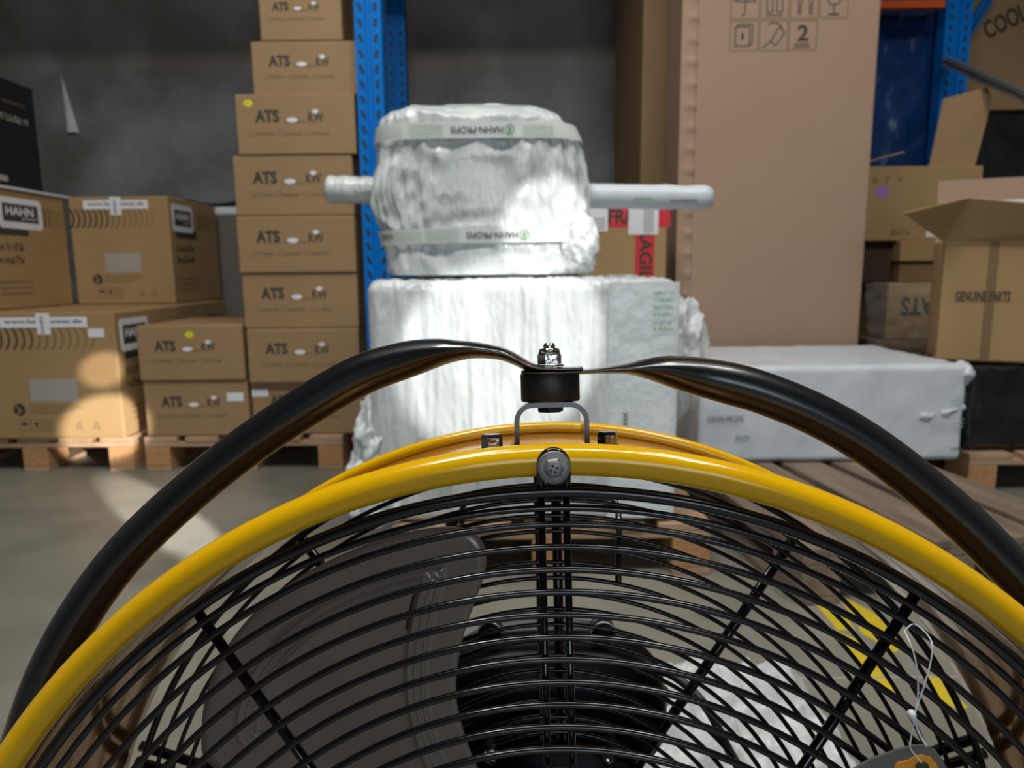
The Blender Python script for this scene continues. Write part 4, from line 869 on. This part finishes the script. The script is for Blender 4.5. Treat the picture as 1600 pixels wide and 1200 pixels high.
# hub and blades
YH = 0.085
q = MB(); q.lathe((0, 0.055, 0), (0, 1, 0), [(0.0, 0), (0.048, 0.0), (0.056, 0.006), (0.058, 0.012), (0.058, 0.04), (0.0, 0.04)], BLADE, 48); q.obj('hub', fan)
yb = 0.075
out_px = [(758, 1200), (744, 1175), (728, 1130), (717, 1085), (716, 1050), (722, 1005), (733, 960), (748, 918), (760, 885), (766, 858), (762, 835), (750, 818), (735, 811), (700, 811), (650, 820), (590, 839), (530, 866), (480, 892), (430, 928), (395, 958), (362, 995), (335, 1035), (315, 1078), (303, 1120), (298, 1160), (297, 1200)]
outl = [loc(x, y, yb) for x, y in out_px]
lo = V((-0.045, yb, 0.048)); hi = V((-0.012, yb, 0.06))
last = outl[-1]
outl = outl + [loc(325, 1230, yb), loc(405, 1268, yb), loc(520, 1320, yb), loc(640, 1380, yb), V((-0.05, yb, 0.025)), V((-0.01, yb, 0.045)), V((-0.006, yb, 0.09))]
def resample(P, n):
    L = [0]
    for i in range(len(P)): L.append(L[-1] + (P[(i + 1) % len(P)] - P[i]).length)
    out = []
    for k in range(n):
        d = L[-1] * k / n; i = max(j for j in range(len(P)) if L[j] <= d); t = (d - L[i]) / (L[i + 1] - L[i])
        out.append(P[i].lerp(P[(i + 1) % len(P)], t))
    return out
O = resample(outl, 240)
for _ in range(3): O = [(O[i - 1] + O[i] * 2 + O[(i + 1) % 240]) / 4 for i in range(240)]
cen = sum(O, V()) / 240
def twist(p):
    """blade pitch: the left edge lies further back than the right edge"""
    a = math.atan2(p.x, p.z); r = math.hypot(p.x, p.z); pitch = (a + math.radians(34)) * 0.10 * (0.5 + r)
    return V((p.x, yb - pitch * 0.55 + 0.010 * math.cos((a + math.radians(34)) * 2.2) - 0.01, p.z))
OS = list(O)
for _ in range(70): OS = [(OS[i - 1] + OS[i] * 2 + OS[(i + 1) % 240]) / 4 for i in range(240)]
def inset(d):
    n = 240; res = []; mixk = min(1.0, d / 0.014); O = [globals()['O'][i].lerp(OS[i], mixk) for i in range(n)]
    for i in range(n):
        t = (O[(i + 2) % n] - O[i - 2]).normalized(); nrm = V((t.z, 0, -t.x)); 
        if nrm.dot(cen - O[i]) < 0: nrm = -nrm
        res.append(O[i] + nrm * d)
    for _ in range(6): res = [(res[i - 1] + res[i] * 2 + res[(i + 1) % n]) / 4 for i in range(n)]
    return res
rings = [O] + [inset(d) for d in (0.004, 0.010, 0.016, 0.0195, 0.0205, 0.0215, 0.0235, 0.0245, 0.0255, 0.0275, 0.0285, 0.0295, 0.033)]
hts = [0, 0, 0, 0, 0, 0.0034, 0, 0, 0.0034, 0, 0, 0.0034, 0, -0.0008]
zc_ = loc(300, 1200, yb).z; wz_ = [max(0, min(1, (p.z - zc_ + 0.012) / 0.02)) for p in O]
q = MB(); vs = []
for R_, h in zip(rings, hts): vs += [twist(p) - V((0, h * wz_[i_], 0)) for i_, p in enumerate(R_)]
last = rings[-1]
for k in (0.8, 0.6, 0.4, 0.2, 0.02): vs += [twist(cen.lerp(p, k)) + V((0, 0.0008, 0)) for p in last]
nr = len(rings) + 5; n = 240
nf = len(vs); vs2 = [v + V((0, 0.0016, 0)) for v in vs]
fs = [(i * n + j, i * n + (j + 1) % n, (i + 1) * n + (j + 1) % n, (i + 1) * n + j) for i in range(nr - 1) for j in range(n)] + [tuple((nr - 1) * n + j for j in range(n))]
q.add(vs + vs2, fs + [tuple(nf + i for i in f)[::-1] for f in fs] + [(j, nf + j, nf + (j + 1) % n, (j + 1) % n) for j in range(n)], BLADE, True)
bl = q.obj('blade', fan)
for a in (120, 240):
    c = bl.copy(); sc.collection.objects.link(c); c.parent = fan; c.rotation_euler = (0, math.radians(a), 0)
# motor behind the rear guard
ym = 0.27
mc = loc(857, 1087, ym); mw = abs(loc(1033, 1087, ym).x - mc.x); mh = abs(loc(857, 986, ym).z - mc.z)
mot = empty('x', (0, 0, 0)); bpy.data.objects.remove(mot)
q = MB(); vs = []; n = 96; ex = 3.0
prof_m = [(-0.020, 0.90), (-0.017, 0.955), (-0.010, 0.99), (0.0, 1.0), (0.012, 1.0), (0.016, 1.03), (0.022, 1.03), (0.026, 1.0), (0.045, 0.99), (0.06, 0.93), (0.072, 0.8), (0.078, 0.5)]
for y, k in prof_m:
    for j in range(n):
        th = 2 * math.pi * j / n; c, s_ = math.cos(th), math.sin(th); ex_ = 2.7
        vs.append(V((mc.x + mw * k * math.copysign(abs(c) ** (2 / ex_), c), ym - 0.02 + y, mc.z + mh * k * math.copysign(abs(s_) ** (2 / ex_), s_))))
k = len(prof_m); fs = [(i * n + j, i * n + (j + 1) % n, (i + 1) * n + (j + 1) % n, (i + 1) * n + j) for i in range(k - 1) for j in range(n)] + [tuple(range(n))[::-1], tuple((k - 1) * n + j for j in range(n))]
q.add(vs, fs, MOTOR, True); mo = q.obj('motor_housing', fan)
for px, py in ((765, 992), (943, 992), (768, 1192), (950, 1192)):
    p = loc(px, py, ym - 0.035 if py < 1100 else YRr - 0.014); q = MB(); big_ = py < 1100; r_ = 0.0085 if big_ else 0.0035
    q.lathe(p + V((0, 0.016, 0)), (0, -1, 0), [(r_ * 1.15, 0), (r_ * 1.15, 0.012), (r_, 0.014), (r_ * 0.5, 0.0155)], MOTOR if big_ else STEEL, 28)
    if big_: q.tube([p + V((r_ * 1.15 * math.cos(t), 0.0, r_ * 1.15 * math.sin(t))) for t in [math.pi * i / 10 for i in range(11)]], 0.0008, GALV, 8)
    q.obj('mounting_stud', mo) if big_ else q.obj('plate_screw', fan)
p = loc(1024, 1098, ym - 0.03); q = MB(); q.lathe(p + V((0, 0.02, 0)), (0.25, -1, 0), [(0.009, 0), (0.009, 0.006), (0.0115, 0.008), (0.0115, 0.012), (0.009, 0.016), (0.005, 0.019)], STEEL, 28); q.obj('cable_gland', mo)
q = MB(); cp = [loc(1000, 1040, 0.25), loc(1045, 1052, 0.24), loc(1080, 1078, 0.23), loc(1110, 1115, 0.22), loc(1135, 1165, 0.22), loc(1160, 1215, 0.23), loc(1180, 1300, 0.25)]
wf = MFI @ V(((MF @ cp[-1]).x + 0.03, (MF @ cp[-1]).y + 0.04, 0.006)); S = smooth_path([(p_, 0.004, 0.004) for p_ in cp + [wf]]); q.tube([s_[0] for s_ in S], 0.0035, RUBBER, 12); q.obj('power_cable', fan)
# motor to guard rods
for sx in (-1, 1):
    q = MB(); q.tube([V((mc.x + sx * 0.045, ym - 0.02, mc.z - 0.02)), V((sx * 0.045, YRr + 0.008, 0.085))], 0.004, BLACKP, 12); q.obj('motor_rod', fan)
# rear wire carrying handle
yh = 0.19; hp = [loc(x, y, yy) for x, y, yy in ((724, 860, 0.185), (722, 820, 0.19), (723, 795, 0.19), (728, 785, 0.19), (740, 782, 0.19), (800, 780.5, 0.19), (880, 779, 0.19), (948, 778, 0.19), (959, 781, 0.185), (965, 795, 0.18), (967, 820, 0.17), (967, 860, 0.16), (966, 912, 0.153))]
hp = [hp[0].lerp(loc(726, 912, 0.153), 1)] + hp
S = smooth_path([(p_, 1, 1) for p_ in hp]); q = MB(); q.tube([s_[0] for s_ in S], 0.0022, BLACKW, 10); q.obj('wire_handle', fan)
# ------------------------------------------------------------------ hang tag
yt = -0.012
def tp(x, y, d=0.0): return MF @ loc(x, y, yt + d)
pts = [(1335, 1202), (1362, 1186), (1400, 1173), (1426, 1166), (1446, 1165), (1462, 1172), (1472, 1186), (1480, 1202)]
org = tp(1410, 1200); tg = empty('hang_tag', org); tag(tg, 'grey and orange hang tag on a white nylon loop, tied to the fan guard', 'tag')
PT = [tp(x, y) - org for x, y in pts]; dn = (tp(1405, 1300) - tp(1410, 1200)).normalized() * 0.05
PT = PT + [PT[-1] + dn, PT[0] + dn]; q = MB(); k = len(PT); th = A * 0.0012
q.add(PT + [p + th for p in PT], [tuple(range(k)), tuple(range(k, 2 * k))[::-1]] + [(i, (i + 1) % k, k + (i + 1) % k, k + i) for i in range(k)], TAGG); q.obj('card', tg)
q = MB(); po = [(1398, 1202), (1401, 1193), (1420, 1188), (1430, 1182), (1442, 1180), (1455, 1184), (1463, 1193), (1466, 1202)]
PO = [tp(x, y, -0.0006) - org for x, y in po]; PO += [PO[-1] + dn * 0.7, PO[0] + dn * 0.7]; k = len(PO); q.add(PO + [p + A * 0.0008 for p in PO], [tuple(range(k)), tuple(range(k, 2 * k))[::-1]] + [(i, (i + 1) % k, k + (i + 1) % k, k + i) for i in range(k)], TAGO)
PH_ = [tp(1441 + 11 * math.cos(t), 1199 + 9 * math.sin(t), -0.0008) - org for t in [2 * math.pi * i / 16 for i in range(16)]]; q.add(PH_, [tuple(range(16))], INK); q.obj('orange_print', tg)
q = MB()
for path in ([(1413, 986, .004), (1422, 1005, -.002), (1430, 1030, -.003), (1434, 1060, -.003), (1434, 1090, -.002), (1430, 1112, -.002), (1424, 1120, -.002)], [(1448, 990, .004), (1456, 1005, -.002), (1455, 1030, -.003), (1446, 1065, -.003), (1436, 1095, -.002), (1428, 1118, -.002)],
             [(1428, 1125, -.002), (1424, 1150, -.002), (1422, 1168, -.002), (1430, 1180, -.0015), (1440, 1192, -.001)], [(1428, 1125, -.002), (1437, 1148, -.002), (1448, 1166, -.002)]):
    S = smooth_path([(tp(x, y, d) - org, 1, 1) for x, y, d in path]); q.tube([s_[0] for s_ in S], 0.0003 if path[-1][1] != 1166 else 0.0005, STRING, 8)
S = smooth_path([(tp(1413, 986, .004) - org, 1, 1), (tp(1428, 975, .009) - org, 1, 1), (tp(1448, 990, .004) - org, 1, 1)]); q.tube([s_[0] for s_ in S], 0.0003, STRING, 8)
c = tp(1425, 1118, -.002) - org; q.lathe(c + (tp(1420, 1108) - tp(1430, 1130)).normalized() * 0.0025, (tp(1430, 1130) - tp(1420, 1108)), [(0.0004, 0), (0.0015, 0.0006), (0.0018, 0.0022), (0.0012, 0.004), (0.0006, 0.007)], STRING, 16)
q.obj('nylon_loop', tg)
